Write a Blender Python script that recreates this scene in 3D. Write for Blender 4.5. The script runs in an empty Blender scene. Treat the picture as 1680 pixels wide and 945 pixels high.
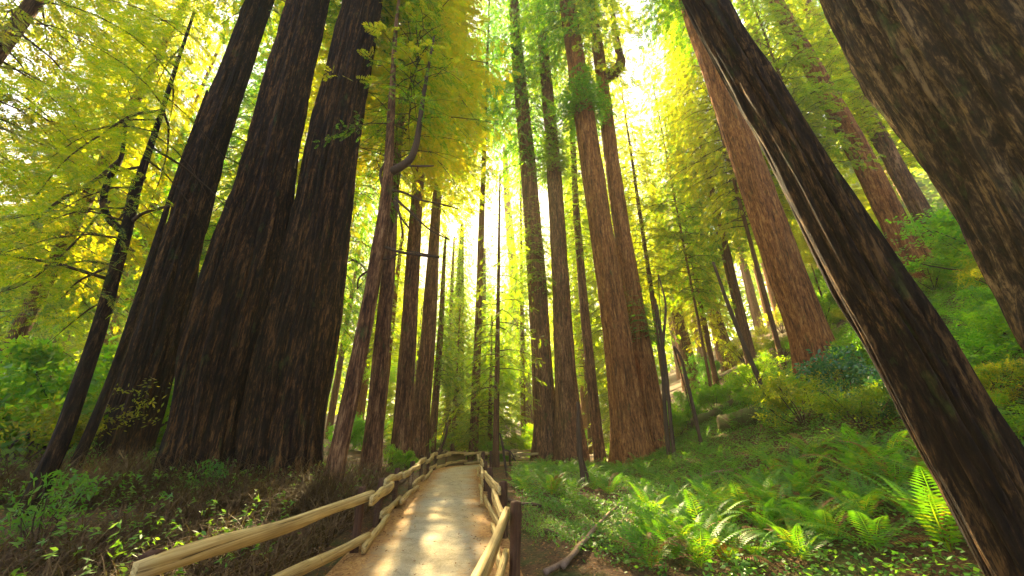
import bpy, math
import numpy as np
from mathutils import Vector, Matrix

# ------------------------------------------------------------------ camera, sky, sun, exposure
scene = bpy.context.scene
COL = scene.collection
W0, H0, F0 = 1680.0, 945.0, 600.0
PITCH = math.radians(21.3)
EYE = np.array([0.0, 0.0, 1.6])
cam_d = bpy.data.cameras.new('camera')
cam_d.sensor_width = 36.0
cam_d.lens = 36.0 * F0 / W0
cam_d.clip_start = 0.05
cam_d.clip_end = 2000
cam = bpy.data.objects.new('camera', cam_d)
cam.location = EYE
cam.rotation_euler = (math.pi / 2 + PITCH, 0, 0)
COL.objects.link(cam)
scene.camera = cam

def ray(px, py):
    dx = (px - W0 / 2) / F0
    dy = (H0 / 2 - py) / F0
    return np.array([dx, math.cos(PITCH) - dy * math.sin(PITCH), math.sin(PITCH) + dy * math.cos(PITCH)])

SUN_PX = (738, 372)
sd = ray(*SUN_PX); sd /= np.linalg.norm(sd)
SUN_EL = math.asin(sd[2]); SUN_AZ = math.atan2(sd[0], sd[1])
world = bpy.data.worlds.new('World')
scene.world = world
world.use_nodes = True
wn = world.node_tree.nodes; wl = world.node_tree.links
wn.clear()
sky = wn.new('ShaderNodeTexSky'); sky.sky_type = 'NISHITA'; sky.sun_disc = False
sky.sun_elevation = SUN_EL; sky.sun_rotation = SUN_AZ
sky.air_density = 0.45; sky.dust_density = 5.0; sky.ozone_density = 0.0
bg = wn.new('ShaderNodeBackground'); bg.inputs['Strength'].default_value = 0.15
wo = wn.new('ShaderNodeOutputWorld')
wl.new(sky.outputs[0], bg.inputs[0]); wl.new(bg.outputs[0], wo.inputs[0])
sun_d = bpy.data.lights.new('sun', 'SUN')
sun_d.energy = 5.0; sun_d.angle = math.radians(0.5); sun_d.color = (1.0, 0.78, 0.42)
sun = bpy.data.objects.new('sun', sun_d)
sun.rotation_euler = Vector(sd).to_track_quat('Z', 'Y').to_euler()
sun.location = (-8, 30, 40)
COL.objects.link(sun)
vs = scene.view_settings
vs.view_transform = 'Standard'; vs.look = 'None'; vs.gamma = 1.0; vs.use_curve_mapping = False
vs.exposure = 3.4
scene.render.engine = 'CYCLES'
cy = scene.cycles
cy.max_bounces = 5; cy.diffuse_bounces = 3; cy.glossy_bounces = 1; cy.transmission_bounces = 4
cy.volume_bounces = 0; cy.transparent_max_bounces = 4
cy.sample_clamp_indirect = .5; cy.sample_clamp_direct = .25
cy.use_denoising = True
cy.caustics_reflective = False; cy.caustics_refractive = False

# ------------------------------------------------------------------ helpers
def sstep(a, b, x):
    t = np.clip((x - a) / (b - a), 0, 1)
    return t * t * (3 - 2 * t)

def _hash(ix, iy, iz, seed):
    n = (ix.astype(np.int64) * 374761393 + iy.astype(np.int64) * 668265263 + iz.astype(np.int64) * 2147483647 + seed * 1274126177)
    n = (n ^ (n >> 13)) * 1274126177
    n = n & 0xffffffff
    n = (n ^ (n >> 16)) * 2246822519 & 0xffffffff
    n = n ^ (n >> 15)
    return (n & 0xffffff) / float(0xffffff)

def vnoise(x, y, z, seed=0):
    x, y, z = np.broadcast_arrays(np.asarray(x, float), np.asarray(y, float), np.asarray(z, float))
    ix, iy, iz = np.floor(x), np.floor(y), np.floor(z)
    fx, fy, fz = x - ix, y - iy, z - iz
    fx = fx * fx * (3 - 2 * fx); fy = fy * fy * (3 - 2 * fy); fz = fz * fz * (3 - 2 * fz)
    r = 0
    for a in (0, 1):
        wx = fx if a else 1 - fx
        for b in (0, 1):
            wy = fy if b else 1 - fy
            for c in (0, 1):
                wz = fz if c else 1 - fz
                r = r + wx * wy * wz * _hash(ix + a, iy + b, iz + c, seed)
    return r

def fbm(x, y, z, seed=0, octv=3):
    r = 0; amp = 0.5; tot = 0
    for o in range(octv):
        r = r + amp * vnoise(x * 2 ** o, y * 2 ** o, z * 2 ** o, seed + o * 17)
        tot += amp; amp *= 0.5
    return r / tot

def mesh_np(name, verts, faces, mats, smooth=False, midx=None):
    """faces: (F,4) or (F,3) int array"""
    verts = np.ascontiguousarray(verts, np.float32).reshape(-1, 3)
    faces = np.ascontiguousarray(faces, np.int32)
    k = faces.shape[1]
    me = bpy.data.meshes.new(name)
    me.vertices.add(len(verts)); me.vertices.foreach_set('co', verts.ravel())
    me.loops.add(faces.size); me.loops.foreach_set('vertex_index', faces.ravel())
    me.polygons.add(len(faces))
    me.polygons.foreach_set('loop_start', np.arange(0, faces.size, k, dtype=np.int32))
    me.polygons.foreach_set('loop_total', np.full(len(faces), k, np.int32))
    if smooth:
        me.polygons.foreach_set('use_smooth', np.ones(len(faces), bool))
    if midx is not None:
        me.polygons.foreach_set('material_index', np.asarray(midx, np.int32))
    for m in (mats if isinstance(mats, (list, tuple)) else [mats]):
        me.materials.append(m)
    me.update(calc_edges=True)
    return me

def link(name, me, parent=None, loc=None, rot=None, scale=None):
    o = bpy.data.objects.new(name, me)
    if loc is not None: o.location = loc
    if rot is not None: o.rotation_euler = rot
    if scale is not None: o.scale = scale if hasattr(scale, '__len__') else (scale,) * 3
    if parent is not None: o.parent = parent
    COL.objects.link(o)
    return o

def tag(o, label, cat, group=None, kind=None):
    if label: o['label'] = label
    if cat: o['category'] = cat
    if group: o['group'] = group
    if kind: o['kind'] = kind
    return o

def thing(name, label, cat, loc=(0, 0, 0), group=None, rz=0.0):
    o = link(name, None, None, loc, (0, 0, rz))
    o.empty_display_size = 0.2
    return tag(o, label, cat, group)

def grid_faces(nr, nc, wrap):
    i = np.arange(nr - 1)[:, None]; j = np.arange(nc if wrap else nc - 1)[None, :]
    a = i * nc + j; b = i * nc + (j + 1) % nc
    return np.stack([a, b, b + nc, a + nc], -1).reshape(-1, 4)

def catmull(P, n):
    P = np.asarray(P, float)
    if len(P) == 2:
        t = np.linspace(0, 1, n)[:, None]
        return P[0] * (1 - t) + P[1] * t
    Q = np.vstack([2 * P[0] - P[1], P, 2 * P[-1] - P[-2]])
    u = np.linspace(0, len(P) - 1 - 1e-9, n); i = u.astype(int); t = (u - i)[:, None]
    p0, p1, p2, p3 = Q[i], Q[i + 1], Q[i + 2], Q[i + 3]
    return 0.5 * (2 * p1 + (p2 - p0) * t + (2 * p0 - 5 * p1 + 4 * p2 - p3) * t ** 2 + (3 * p1 - p0 - 3 * p2 + p3) * t ** 3)

def tube_arrays(P, R, segs=6, rough=0.0, seed=0):
    P = np.asarray(P, float); n = len(P); R = np.broadcast_to(np.asarray(R, float), (n,))
    T = np.gradient(P, axis=0); T /= np.linalg.norm(T, axis=1)[:, None] + 1e-9
    ref = np.where(np.abs(T[:, 2:3]) > 0.9, np.array([[1.0, 0, 0]]), np.array([[0, 0, 1.0]]))
    if np.abs(T[:, 2]).mean() > 0.6: ref = np.tile([[1.0, 0, 0]], (n, 1))
    else: ref = np.tile([[0.05, 0.02, 1.0]], (n, 1))
    A = np.cross(T, ref); A /= np.linalg.norm(A, axis=1)[:, None] + 1e-9
    B = np.cross(T, A)
    th = np.linspace(0, 2 * math.pi, segs, endpoint=False)
    rr = R[:, None] * np.ones((1, segs))
    if rough:
        rr = rr * (1 + rough * (2 * fbm(P[:, 0:1] * 6 + np.cos(th), P[:, 1:2] * 6 + np.sin(th), P[:, 2:3] * 6, seed) - 1))
    V = P[:, None] + rr[..., None] * (np.cos(th)[None, :, None] * A[:, None] + np.sin(th)[None, :, None] * B[:, None])
    V = V.reshape(-1, 3); Fc = grid_faces(n, segs, True)
    # end caps as quads fans through centre verts
    c0, c1 = len(V), len(V) + 1
    V = np.vstack([V, P[0], P[-1]])
    caps = []
    for j in range(0, segs, 2):
        caps.append([c0, (j + 2) % segs, j + 1, j])
        o = (n - 1) * segs
        caps.append([c1, o + j, o + j + 1, o + (j + 2) % segs])
    return V, np.vstack([Fc, np.array(caps)])

def join(parts):
    V = []; Fc = []; off = 0
    for v, f in parts:
        V.append(v); Fc.append(f + off); off += len(v)
    return np.vstack(V), np.vstack(Fc)

# ------------------------------------------------------------------ materials
def new_mat(name):
    m = bpy.data.materials.new(name); m.use_nodes = True
    nt = m.node_tree; nt.nodes.clear()
    out = nt.nodes.new('ShaderNodeOutputMaterial')
    return m, nt, nt.nodes, nt.links, out

def ramp(nd, stops):
    r = nd.new('ShaderNodeValToRGB')
    el = r.color_ramp.elements
    while len(el) < len(stops): el.new(0.5)
    for e, (p, c) in zip(el, stops):
        e.position = p; e.color = (*c, 1)
    return r

def noise_node(nt, vec, scale, detail=4, rough=0.6, vscale=None, dist=0.0):
    nd, lk = nt.nodes, nt.links
    if vscale is not None:
        mp = nd.new('ShaderNodeMapping'); mp.inputs['Scale'].default_value = vscale
        lk.new(vec, mp.inputs['Vector']); vec = mp.outputs[0]
    n = nd.new('ShaderNodeTexNoise'); n.inputs['Scale'].default_value = scale
    n.inputs['Detail'].default_value = detail; n.inputs['Roughness'].default_value = rough
    n.inputs['Distortion'].default_value = dist
    lk.new(vec, n.inputs['Vector'])
    return n.outputs['Fac']

def mixc(nt, fac, a, b, mode='MIX'):
    m = nt.nodes.new('ShaderNodeMix'); m.data_type = 'RGBA'; m.blend_type = mode
    if isinstance(fac, (int, float)): m.inputs[0].default_value = fac
    else: nt.links.new(fac, m.inputs[0])
    for s, v in ((m.inputs[6], a), (m.inputs[7], b)):
        if isinstance(v, tuple): s.default_value = (*v, 1)
        else: nt.links.new(v, s)
    return m.outputs[2]

def leaf_mat(name, stops, tstops, trans=0.5, rough=0.45, spec=0.3):
    m, nt, nd, lk, out = new_mat(name)
    geo = nd.new('ShaderNodeNewGeometry'); oi = nd.new('ShaderNodeObjectInfo')
    mx = nd.new('ShaderNodeMath'); mx.operation = 'MULTIPLY_ADD'
    lk.new(oi.outputs['Random'], mx.inputs[0]); mx.inputs[1].default_value = 0.45
    m2 = nd.new('ShaderNodeMath'); m2.operation = 'MULTIPLY'; m2.inputs[1].default_value = 0.55
    lk.new(geo.outputs['Random Per Island'], m2.inputs[0]); lk.new(m2.outputs[0], mx.inputs[2])
    c1 = ramp(nd, stops); c2 = ramp(nd, tstops)
    lk.new(mx.outputs[0], c1.inputs[0]); lk.new(mx.outputs[0], c2.inputs[0])
    p = nd.new('ShaderNodeBsdfPrincipled')
    lk.new(c1.outputs[0], p.inputs['Base Color']); p.inputs['Roughness'].default_value = rough
    p.inputs['Specular IOR Level'].default_value = spec
    t = nd.new('ShaderNodeBsdfTranslucent'); lk.new(c2.outputs[0], t.inputs['Color'])
    mix = nd.new('ShaderNodeMixShader'); mix.inputs[0].default_value = trans
    lk.new(p.outputs[0], mix.inputs[1]); lk.new(t.outputs[0], mix.inputs[2])
    lk.new(mix.outputs[0], out.inputs[0])
    return m

M = {}
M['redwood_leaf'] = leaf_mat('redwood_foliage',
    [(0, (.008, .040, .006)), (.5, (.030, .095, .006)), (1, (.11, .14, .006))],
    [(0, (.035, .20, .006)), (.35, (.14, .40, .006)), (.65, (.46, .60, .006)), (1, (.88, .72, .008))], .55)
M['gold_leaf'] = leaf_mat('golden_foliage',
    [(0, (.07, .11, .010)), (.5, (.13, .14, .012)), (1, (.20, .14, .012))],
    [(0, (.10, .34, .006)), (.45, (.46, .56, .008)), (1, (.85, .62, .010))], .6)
M['bush_leaf'] = leaf_mat('bush_foliage',
    [(0, (.025, .09, .012)), (.5, (.055, .14, .015)), (1, (.12, .17, .014))],
    [(0, (.10, .46, .01)), (.5, (.28, .62, .01)), (1, (.62, .72, .01))], .6)
M['fern'] = leaf_mat('fern_frond',
    [(0, (.030, .12, .008)), (.6, (.065, .19, .009)), (1, (.15, .19, .010))],
    [(0, (.09, .38, .008)), (.6, (.24, .52, .008)), (1, (.55, .55, .01))], .5)
M['salal'] = leaf_mat('glossy_leaf',
    [(0, (.015, .075, .030)), (.6, (.03, .12, .045)), (1, (.07, .17, .05))],
    [(0, (.06, .28, .05)), (1, (.2, .42, .05))], .35, .25, .5)
M['cover'] = leaf_mat('ground_cover_leaf',
    [(0, (.03, .11, .012)), (.6, (.06, .18, .015)), (1, (.14, .18, .018))],
    [(0, (.09, .32, .015)), (1, (.3, .48, .02))], .45)
M['dry_leaf'] = leaf_mat('dry_leaf',
    [(0, (.09, .038, .014)), (.5, (.17, .075, .02)), (1, (.30, .17, .05))],
    [(0, (.14, .05, .01)), (1, (.40, .2, .03))], .25, .7, .2)
M['dry_blade'] = leaf_mat('dry_grass_blade',
    [(0, (.05, .026, .010)), (.4, (.11, .062, .02)), (.6, (.16, .10, .035)), (.8, (.09, .09, .02)), (1, (.07, .11, .02))],
    [(0, (.10, .05, .01)), (1, (.16, .2, .03))], .25, .7, .2)

def bark_mat(name, stops, moss=0.25, scale=6.0, bump=0.9, mosscol=(.05, .075, .015)):
    m, nt, nd, lk, out = new_mat(name)
    tc = nd.new('ShaderNodeTexCoord'); ob = tc.outputs['Object']
    n1 = noise_node(nt, ob, scale, 6, .7, (1, 1, .11), .4)
    n2 = noise_node(nt, ob, scale * 4.5, 5, .75, (1, 1, .075), .25)
    n3 = noise_node(nt, ob, .8, 3, .6, (1, 1, .35))
    n4 = noise_node(nt, ob, 3.0, 5, .7, (1, 1, .5))
    a = nd.new('ShaderNodeMath'); a.operation = 'MULTIPLY_ADD'
    lk.new(n2, a.inputs[0]); a.inputs[1].default_value = .35
    n5 = noise_node(nt, ob, scale * 2.2, 4, .75, (1, 1, .3), .6)
    h0 = nd.new('ShaderNodeMath'); h0.operation = 'MULTIPLY'; h0.inputs[1].default_value = .27; lk.new(n5, h0.inputs[0])
    h = nd.new('ShaderNodeMath'); h.operation = 'MULTIPLY_ADD'; h.inputs[1].default_value = .38
    lk.new(n1, h.inputs[0]); lk.new(h0.outputs[0], h.inputs[2]); lk.new(h.outputs[0], a.inputs[2])
    r = ramp(nd, stops); lk.new(a.outputs[0], r.inputs[0])  # bark tones; the dark end puts fissure shade into the colour
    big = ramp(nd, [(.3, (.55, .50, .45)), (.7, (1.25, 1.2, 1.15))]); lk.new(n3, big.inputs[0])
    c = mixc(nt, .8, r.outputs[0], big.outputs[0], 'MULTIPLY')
    if moss > 0:
        ms = ramp(nd, [(.62 - moss * .3, (0, 0, 0)), (.78 - moss * .3, (1, 1, 1))]); lk.new(n4, ms.inputs[0])
        mm = nd.new('ShaderNodeMath'); mm.operation = 'MULTIPLY'; mm.inputs[1].default_value = .75
        lk.new(ms.outputs[0], mm.inputs[0])
        c = mixc(nt, mm.outputs[0], c, mosscol)
    p = nd.new('ShaderNodeBsdfPrincipled'); lk.new(c, p.inputs['Base Color'])
    p.inputs['Roughness'].default_value = .9; p.inputs['Specular IOR Level'].default_value = .12
    b = nd.new('ShaderNodeBump'); b.inputs['Strength'].default_value = bump; b.inputs['Distance'].default_value = .08
    lk.new(a.outputs[0], b.inputs['Height']); lk.new(b.outputs[0], p.inputs['Normal'])
    lk.new(p.outputs[0], out.inputs[0])
    return m

M['bark'] = bark_mat('redwood_bark', [(.40, (.018, .009, .005)), (.46, (.065, .029, .012)), (.52, (.16, .076, .029)), (.59, (.36, .20, .08))], .18)
M['bark_giant'] = bark_mat('shaded_giant_bark', [(.40, (.002, .0012, .0008)), (.46, (.007, .0034, .0014)), (.515, (.025, .0115, .0038)), (.58, (.14, .068, .018))], .06)  # redwood bark again, with the giants' shade put into a darker colour
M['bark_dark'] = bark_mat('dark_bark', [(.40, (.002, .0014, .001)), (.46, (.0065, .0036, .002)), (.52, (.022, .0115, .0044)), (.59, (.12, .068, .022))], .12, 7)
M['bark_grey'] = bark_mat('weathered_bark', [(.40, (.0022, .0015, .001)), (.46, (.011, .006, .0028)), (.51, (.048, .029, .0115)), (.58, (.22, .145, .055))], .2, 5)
M['bark_red'] = bark_mat('red_bark', [(.40, (.028, .009, .003)), (.46, (.11, .037, .009)), (.52, (.25, .095, .023)), (.59, (.44, .22, .06))], .08)
M['twig'] = bark_mat('twig_bark', [(.3, (.03, .02, .012)), (.5, (.07, .045, .025)), (.7, (.14, .09, .05))], .1, 20, .3)
M['pale_wood'] = bark_mat('weathered_branch', [(.3, (.10, .06, .035)), (.5, (.22, .15, .09)), (.7, (.36, .27, .17))], .12, 20, .4)
M['moss_log'] = bark_mat('mossy_log', [(.3, (.03, .02, .01)), (.5, (.07, .045, .02)), (.7, (.12, .08, .04))], .8, 10, .6, (.07, .10, .015))
def rail_mat():
    m, nt, nd, lk, out = new_mat('split_rail_wood')
    tc = nd.new('ShaderNodeTexCoord'); ob = tc.outputs['Object']
    n1 = noise_node(nt, ob, 55, 3, .6, (1, 1, .018), .3); n2 = noise_node(nt, ob, 22, 4, .7, (1, 1, .03), .5); n3 = noise_node(nt, ob, 2.2, 4, .6, (1, 1, .5))
    base = ramp(nd, [(.30, (.30, .20, .060)), (.48, (.46, .33, .105)), (.66, (.62, .48, .18))]); lk.new(n1, base.inputs[0])
    crack = ramp(nd, [(.36, (.10, .08, .06)), (.42, (1, 1, 1))]); lk.new(n2, crack.inputs[0])
    big = ramp(nd, [(.30, (.55, .52, .48)), (.60, (1.08, 1.05, 1.0))]); lk.new(n3, big.inputs[0])
    c = mixc(nt, .9, base.outputs[0], crack.outputs[0], 'MULTIPLY'); c = mixc(nt, .9, c, big.outputs[0], 'MULTIPLY')
    p = nd.new('ShaderNodeBsdfPrincipled'); lk.new(c, p.inputs['Base Color']); p.inputs['Roughness'].default_value = .8
    p.inputs['Specular IOR Level'].default_value = .2
    b = nd.new('ShaderNodeBump'); b.inputs['Strength'].default_value = .5; b.inputs['Distance'].default_value = .01
    lk.new(n2, b.inputs['Height']); lk.new(b.outputs[0], p.inputs['Normal']); lk.new(p.outputs[0], out.inputs[0])
    return m
M['rail'] = rail_mat()
M['post'] = bark_mat('post_wood', [(.3, (.035, .018, .010)), (.5, (.08, .04, .02)), (.7, (.15, .085, .04))], .1, 14, .5)

def ground_mat():
    m, nt, nd, lk, out = new_mat('forest_floor')
    tc = nd.new('ShaderNodeTexCoord'); ob = tc.outputs['Object']
    n1 = noise_node(nt, ob, 1.1, 5, .6); n2 = noise_node(nt, ob, 26, 5, .75, None, .6); n3 = noise_node(nt, ob, .35, 3, .6)
    r = ramp(nd, [(.32, (.022, .013, .007)), (.47, (.065, .036, .016)), (.60, (.13, .070, .028)), (.74, (.24, .14, .055))]); lk.new(n2, r.inputs[0])
    g = ramp(nd, [(.48, (0, 0, 0)), (.62, (1, 1, 1))]); lk.new(n1, g.inputs[0])
    g2 = nd.new('ShaderNodeMath'); g2.operation = 'MULTIPLY'; g2.inputs[1].default_value = .6; lk.new(g.outputs[0], g2.inputs[0])
    c = mixc(nt, g2.outputs[0], r.outputs[0], (.04, .075, .012))
    p = nd.new('ShaderNodeBsdfPrincipled'); lk.new(c, p.inputs['Base Color']); p.inputs['Roughness'].default_value = .95
    p.inputs['Specular IOR Level'].default_value = .1
    b = nd.new('ShaderNodeBump'); b.inputs['Strength'].default_value = .8; b.inputs['Distance'].default_value = .05
    lk.new(n2, b.inputs['Height']); lk.new(b.outputs[0], p.inputs['Normal']); lk.new(p.outputs[0], out.inputs[0])
    return m
M['ground'] = ground_mat()

def path_mat():
    m, nt, nd, lk, out = new_mat('path_asphalt')
    uv = nd.new('ShaderNodeUVMap'); uv.uv_map = 'UVMap'
    tc = nd.new('ShaderNodeTexCoord'); ob = tc.outputs['Object']
    sep = nd.new('ShaderNodeSeparateXYZ'); lk.new(uv.outputs[0], sep.inputs[0])
    ab = nd.new('ShaderNodeMath'); ab.operation = 'ABSOLUTE'; lk.new(sep.outputs[0], ab.inputs[0])
    n1 = noise_node(nt, ob, 1.3, 5, .65); n2 = noise_node(nt, ob, 45, 4, .7); n3 = noise_node(nt, ob, 14, 6, .75, None, 1.0)
    n5 = noise_node(nt, ob, .45, 2, .5)
    s = nd.new('ShaderNodeMath'); s.operation = 'MULTIPLY_ADD'; lk.new(n1, s.inputs[0]); s.inputs[1].default_value = .75
    lk.new(ab.outputs[0], s.inputs[2])
    s2 = nd.new('ShaderNodeMath'); s2.operation = 'MULTIPLY_ADD'; lk.new(n3, s2.inputs[0]); s2.inputs[1].default_value = .55
    lk.new(s.outputs[0], s2.inputs[2])
    edge = ramp(nd, [(.0, (0, 0, 0)), (1, (1, 1, 1))])
    mr = nd.new('ShaderNodeMapRange'); mr.inputs[1].default_value = 1.02; mr.inputs[2].default_value = 1.38
    lk.new(s2.outputs[0], mr.inputs[0])
    asph = ramp(nd, [(.3, (.25, .215, .135)), (.5, (.35, .31, .20)), (.7, (.45, .40, .27))]); lk.new(n2, asph.inputs[0])
    tint = ramp(nd, [(.35, (1.0, 1.02, 1.0)), (.65, (1.12, .98, .72))]); lk.new(n5, tint.inputs[0])
    n6 = noise_node(nt, ob, 160, 3, .8); gm = ramp(nd, [(.36, (.45, .42, .38)), (.47, (1, 1, 1)), (.60, (1, 1, 1)), (.68, (1.5, 1.42, 1.25))]); lk.new(n6, gm.inputs[0])
    n7 = noise_node(nt, ob, 3.2, 5, .7, None, .8); st = ramp(nd, [(.38, (.72, .68, .60)), (.55, (1.05, 1.03, 1.0))]); lk.new(n7, st.inputs[0])
    asc = mixc(nt, 1.0, asph.outputs[0], tint.outputs[0], 'MULTIPLY')
    asc = mixc(nt, .8, asc, gm.outputs[0], 'MULTIPLY'); asc = mixc(nt, .8, asc, st.outputs[0], 'MULTIPLY')
    lit = ramp(nd, [(.30, (.14, .062, .018)), (.48, (.30, .15, .040)), (.66, (.48, .28, .080))]); lk.new(n3, lit.inputs[0])
    c = mixc(nt, mr.outputs[0], asc, lit.outputs[0])
    p = nd.new('ShaderNodeBsdfPrincipled'); lk.new(c, p.inputs['Base Color']); p.inputs['Roughness'].default_value = .9
    p.inputs['Specular IOR Level'].default_value = .2
    b = nd.new('ShaderNodeBump'); b.inputs['Strength'].default_value = .5; b.inputs['Distance'].default_value = .012
    lk.new(n2, b.inputs['Height']); lk.new(b.outputs[0], p.inputs['Normal']); lk.new(p.outputs[0], out.inputs[0])
    return m
M['path'] = path_mat()

# ------------------------------------------------------------------ terrain and path
PATH = catmull([(-0.1, -3), (-.55, 1.5), (-1.08, 5.6), (-1.56, 10), (-2.10, 15), (-2.42, 18.5), (-2.25, 21.5), (-.9, 24.3), (1.8, 26.2), (6, 27.5), (12, 28.5)], 160)
_seg_y = PATH[:, 1]
def path_dist(x, y):
    x = np.asarray(x, float); y = np.asarray(y, float)
    sh = x.shape; xf = x.ravel(); yf = y.ravel()
    out = np.empty(len(xf)); sg = np.empty(len(xf))
    P = PATH; T = np.gradient(P, axis=0); T /= np.linalg.norm(T, axis=1)[:, None]
    for s in range(0, len(xf), 20000):
        dx = xf[s:s + 20000, None] - P[None, :, 0]; dy = yf[s:s + 20000, None] - P[None, :, 1]
        d2 = dx * dx + dy * dy; i = d2.argmin(1); k = np.arange(len(i))
        out[s:s + 20000] = np.sqrt(d2[k, i])
        sg[s:s + 20000] = np.sign(T[i, 1] * dx[k, i] - T[i, 0] * dy[k, i])   # + right of travel
    return out.reshape(sh), sg.reshape(sh)

def height(x, y, fine=True):
    x = np.asarray(x, float); y = np.asarray(y, float)
    d, sg = path_dist(x, y)
    cx = np.interp(y, [-5, 1.5, 5.6, 18.5, 400], [0, -.55, -1.08, -2.42, -3.0])
    left = np.clip(cx - x, 0, None)
    z = .38 * sstep(1.4, 4.5, left) + .05 * np.clip(left - 7, 0, 60)
    toe = 2.15 + .15 * y
    v = np.clip(x - toe, 0, None)
    hill = .6 * v * v / (v + 2.0)
    z = z + 42 * np.tanh(hill / 42)
    z = z - .035 * np.clip(y - 16, 0, 8) + .05 * np.clip(y - 45, 0, 120)
    if fine:
        off = sstep(1.1, 2.2, d)
        z = z + off * (.22 * (fbm(x * .5, y * .5, 0 * x, 5) - .5) + .10 * (fbm(x * 2.1, y * 2.1, 0 * x, 9) - .5))
    return z

_gx = np.arange(-70, 70.1, .25); _gy = np.arange(-4, 170, .25)
_GX, _GY = np.meshgrid(_gx, _gy)
_HG = height(_GX, _GY)
def hfast(x, y):
    fx = np.clip((x + 70) / .25, 0, len(_gx) - 1.001); fy = np.clip((y + 4) / .25, 0, len(_gy) - 1.001)
    i = fx.astype(int); j = fy.astype(int); a = fx - i; b = fy - j
    return (_HG[j, i] * (1 - a) + _HG[j, i + 1] * a) * (1 - b) + (_HG[j + 1, i] * (1 - a) + _HG[j + 1, i + 1] * a) * b
def hz(x, y):
    if abs(x) < 69 and -3 < y < 168: return float(hfast(np.array([x]), np.array([y]))[0])
    return float(height(np.array([x]), np.array([y]))[0])

def hit(px, py, tmax=160):
    r = ray(px, py); t = np.concatenate([np.arange(1.5, 40, .04), np.arange(40, tmax, .25)])
    P = EYE + r * t[:, None]
    below = P[:, 2] < hfast(P[:, 0], P[:, 1])
    i = int(np.argmax(below)) if below.any() else len(t) - 1
    return P[i]

def on_plane(px, py, Y):
    r = ray(px, py); return EYE + r * (Y / r[1])

def build_ground():
    xs = np.concatenate([np.linspace(-260, -26, 60), np.arange(-25.5, 26, .25), np.linspace(27, 260, 60)])
    ys = np.concatenate([np.linspace(-60, -4, 20), np.arange(-3.5, 32, .25), np.linspace(33, 330, 90)])
    X, Y = np.meshgrid(xs, ys)
    Z = height(X, Y)
    d, _ = path_dist(X, Y)
    Z = Z - .03 * (1 - sstep(1.0, 1.5, d))
    V = np.stack([X, Y, Z], -1).reshape(-1, 3)
    o = link('ground', mesh_np('ground', V, grid_faces(len(ys), len(xs), False), M['ground'], True))
    tag(o, None, None, kind='structure'); o['label'] = 'brown forest floor rising to a hillside on the right'
build_ground()

def build_path():
    P = PATH; T = np.gradient(P, axis=0); T /= np.linalg.norm(T, axis=1)[:, None]
    N = np.stack([T[:, 1], -T[:, 0]], -1)
    us = np.linspace(-1, 1, 15); hw = 1.16
    V = P[:, None] + N[:, None] * (us * hw)[None, :, None]
    z = height(V[..., 0], V[..., 1], False) + .012 * (1 - us ** 2)[None] + .004
    V3 = np.concatenate([V, z[..., None]], -1).reshape(-1, 3)
    Fc = grid_faces(len(P), len(us), False)
    me = mesh_np('path', V3, Fc, M['path'], True)
    uvl = me.uv_layers.new(name='UVMap')
    uu = np.stack([np.tile(us, len(P)), np.repeat(np.arange(len(P)) * .2, len(us))], -1)
    uvl.data.foreach_set('uv', uu[Fc.ravel()].astype(np.float32).ravel())
    o = link('path', me); o['kind'] = 'structure'; o['label'] = 'grey paved footpath strewn with tan needles along its edges'
build_path()

# ------------------------------------------------------------------ leaf builders
def kites(spec):
    """spec rows: base(3), dir(3), normal(3), length, width -> (K,4,3)"""
    out = []
    for b, d, n, L, w in spec:
        b = np.array(b, float); d = np.array(d, float); d /= np.linalg.norm(d); n = np.array(n, float)
        s = np.cross(n, d); s /= np.linalg.norm(s)
        out.append([b, b + d * L * .45 + s * w / 2, b + d * L, b + d * L * .45 - s * w / 2])
    return np.array(out)

def spray_template(n=13, L=1.0, seed=0, ll=.34, lw=.10):
    """flat redwood spray along +x"""
    r = np.random.default_rng(seed); sp = []
    for i in range(n):
        t = .08 + .9 * i / n; side = 1 if i % 2 else -1
        ang = math.radians(58 - 18 * t + r.uniform(-8, 8)) * side
        l = ll * (1.05 - .55 * abs(t - .35)) * r.uniform(.8, 1.15)
        sp.append(((t * L, 0, -.10 * t * t), (math.cos(ang), math.sin(ang), r.uniform(-.25, .05)), (r.uniform(-.25, .25), r.uniform(-.25, .25), 1), l, lw * r.uniform(.8, 1.2)))
    sp.append(((.92 * L, 0, -.08), (1, 0, -.1), (0, .2, 1), ll * .7, lw))
    return kites(sp)

def cluster_template(n=8, seed=0, ll=.5, lw=.26, spread=.5):
    r = np.random.default_rng(seed); sp = []
    for i in range(n):
        a = r.uniform(0, 2 * math.pi); e = r.uniform(-.5, .5)
        d = (math.cos(a), math.sin(a), e)
        b = r.normal(0, spread * .45, 3)
        sp.append((b, d, (r.uniform(-.6, .6), r.uniform(-.6, .6), 1), ll * r.uniform(.7, 1.2), lw * r.uniform(.7, 1.2)))
    return kites(sp)

def place(tmpl, pos, fwd, up, scale):
    """-> verts (N*K*4,3)"""
    pos = np.asarray(pos, float); f = np.asarray(fwd, float); f = f / (np.linalg.norm(f, axis=1)[:, None] + 1e-9)
    s = np.cross(np.asarray(up, float), f); s /= np.linalg.norm(s, axis=1)[:, None] + 1e-9
    u = np.cross(f, s)
    sc = np.broadcast_to(np.asarray(scale, float), (len(pos),))
    T = tmpl.reshape(-1, 3)
    V = pos[:, None] + sc[:, None, None] * (T[None, :, 0:1] * f[:, None] + T[None, :, 1:2] * s[:, None] + T[None, :, 2:3] * u[:, None])
    return V.reshape(-1, 3)

def quads(V): return np.arange(len(V)).reshape(-1, 4)

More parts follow.
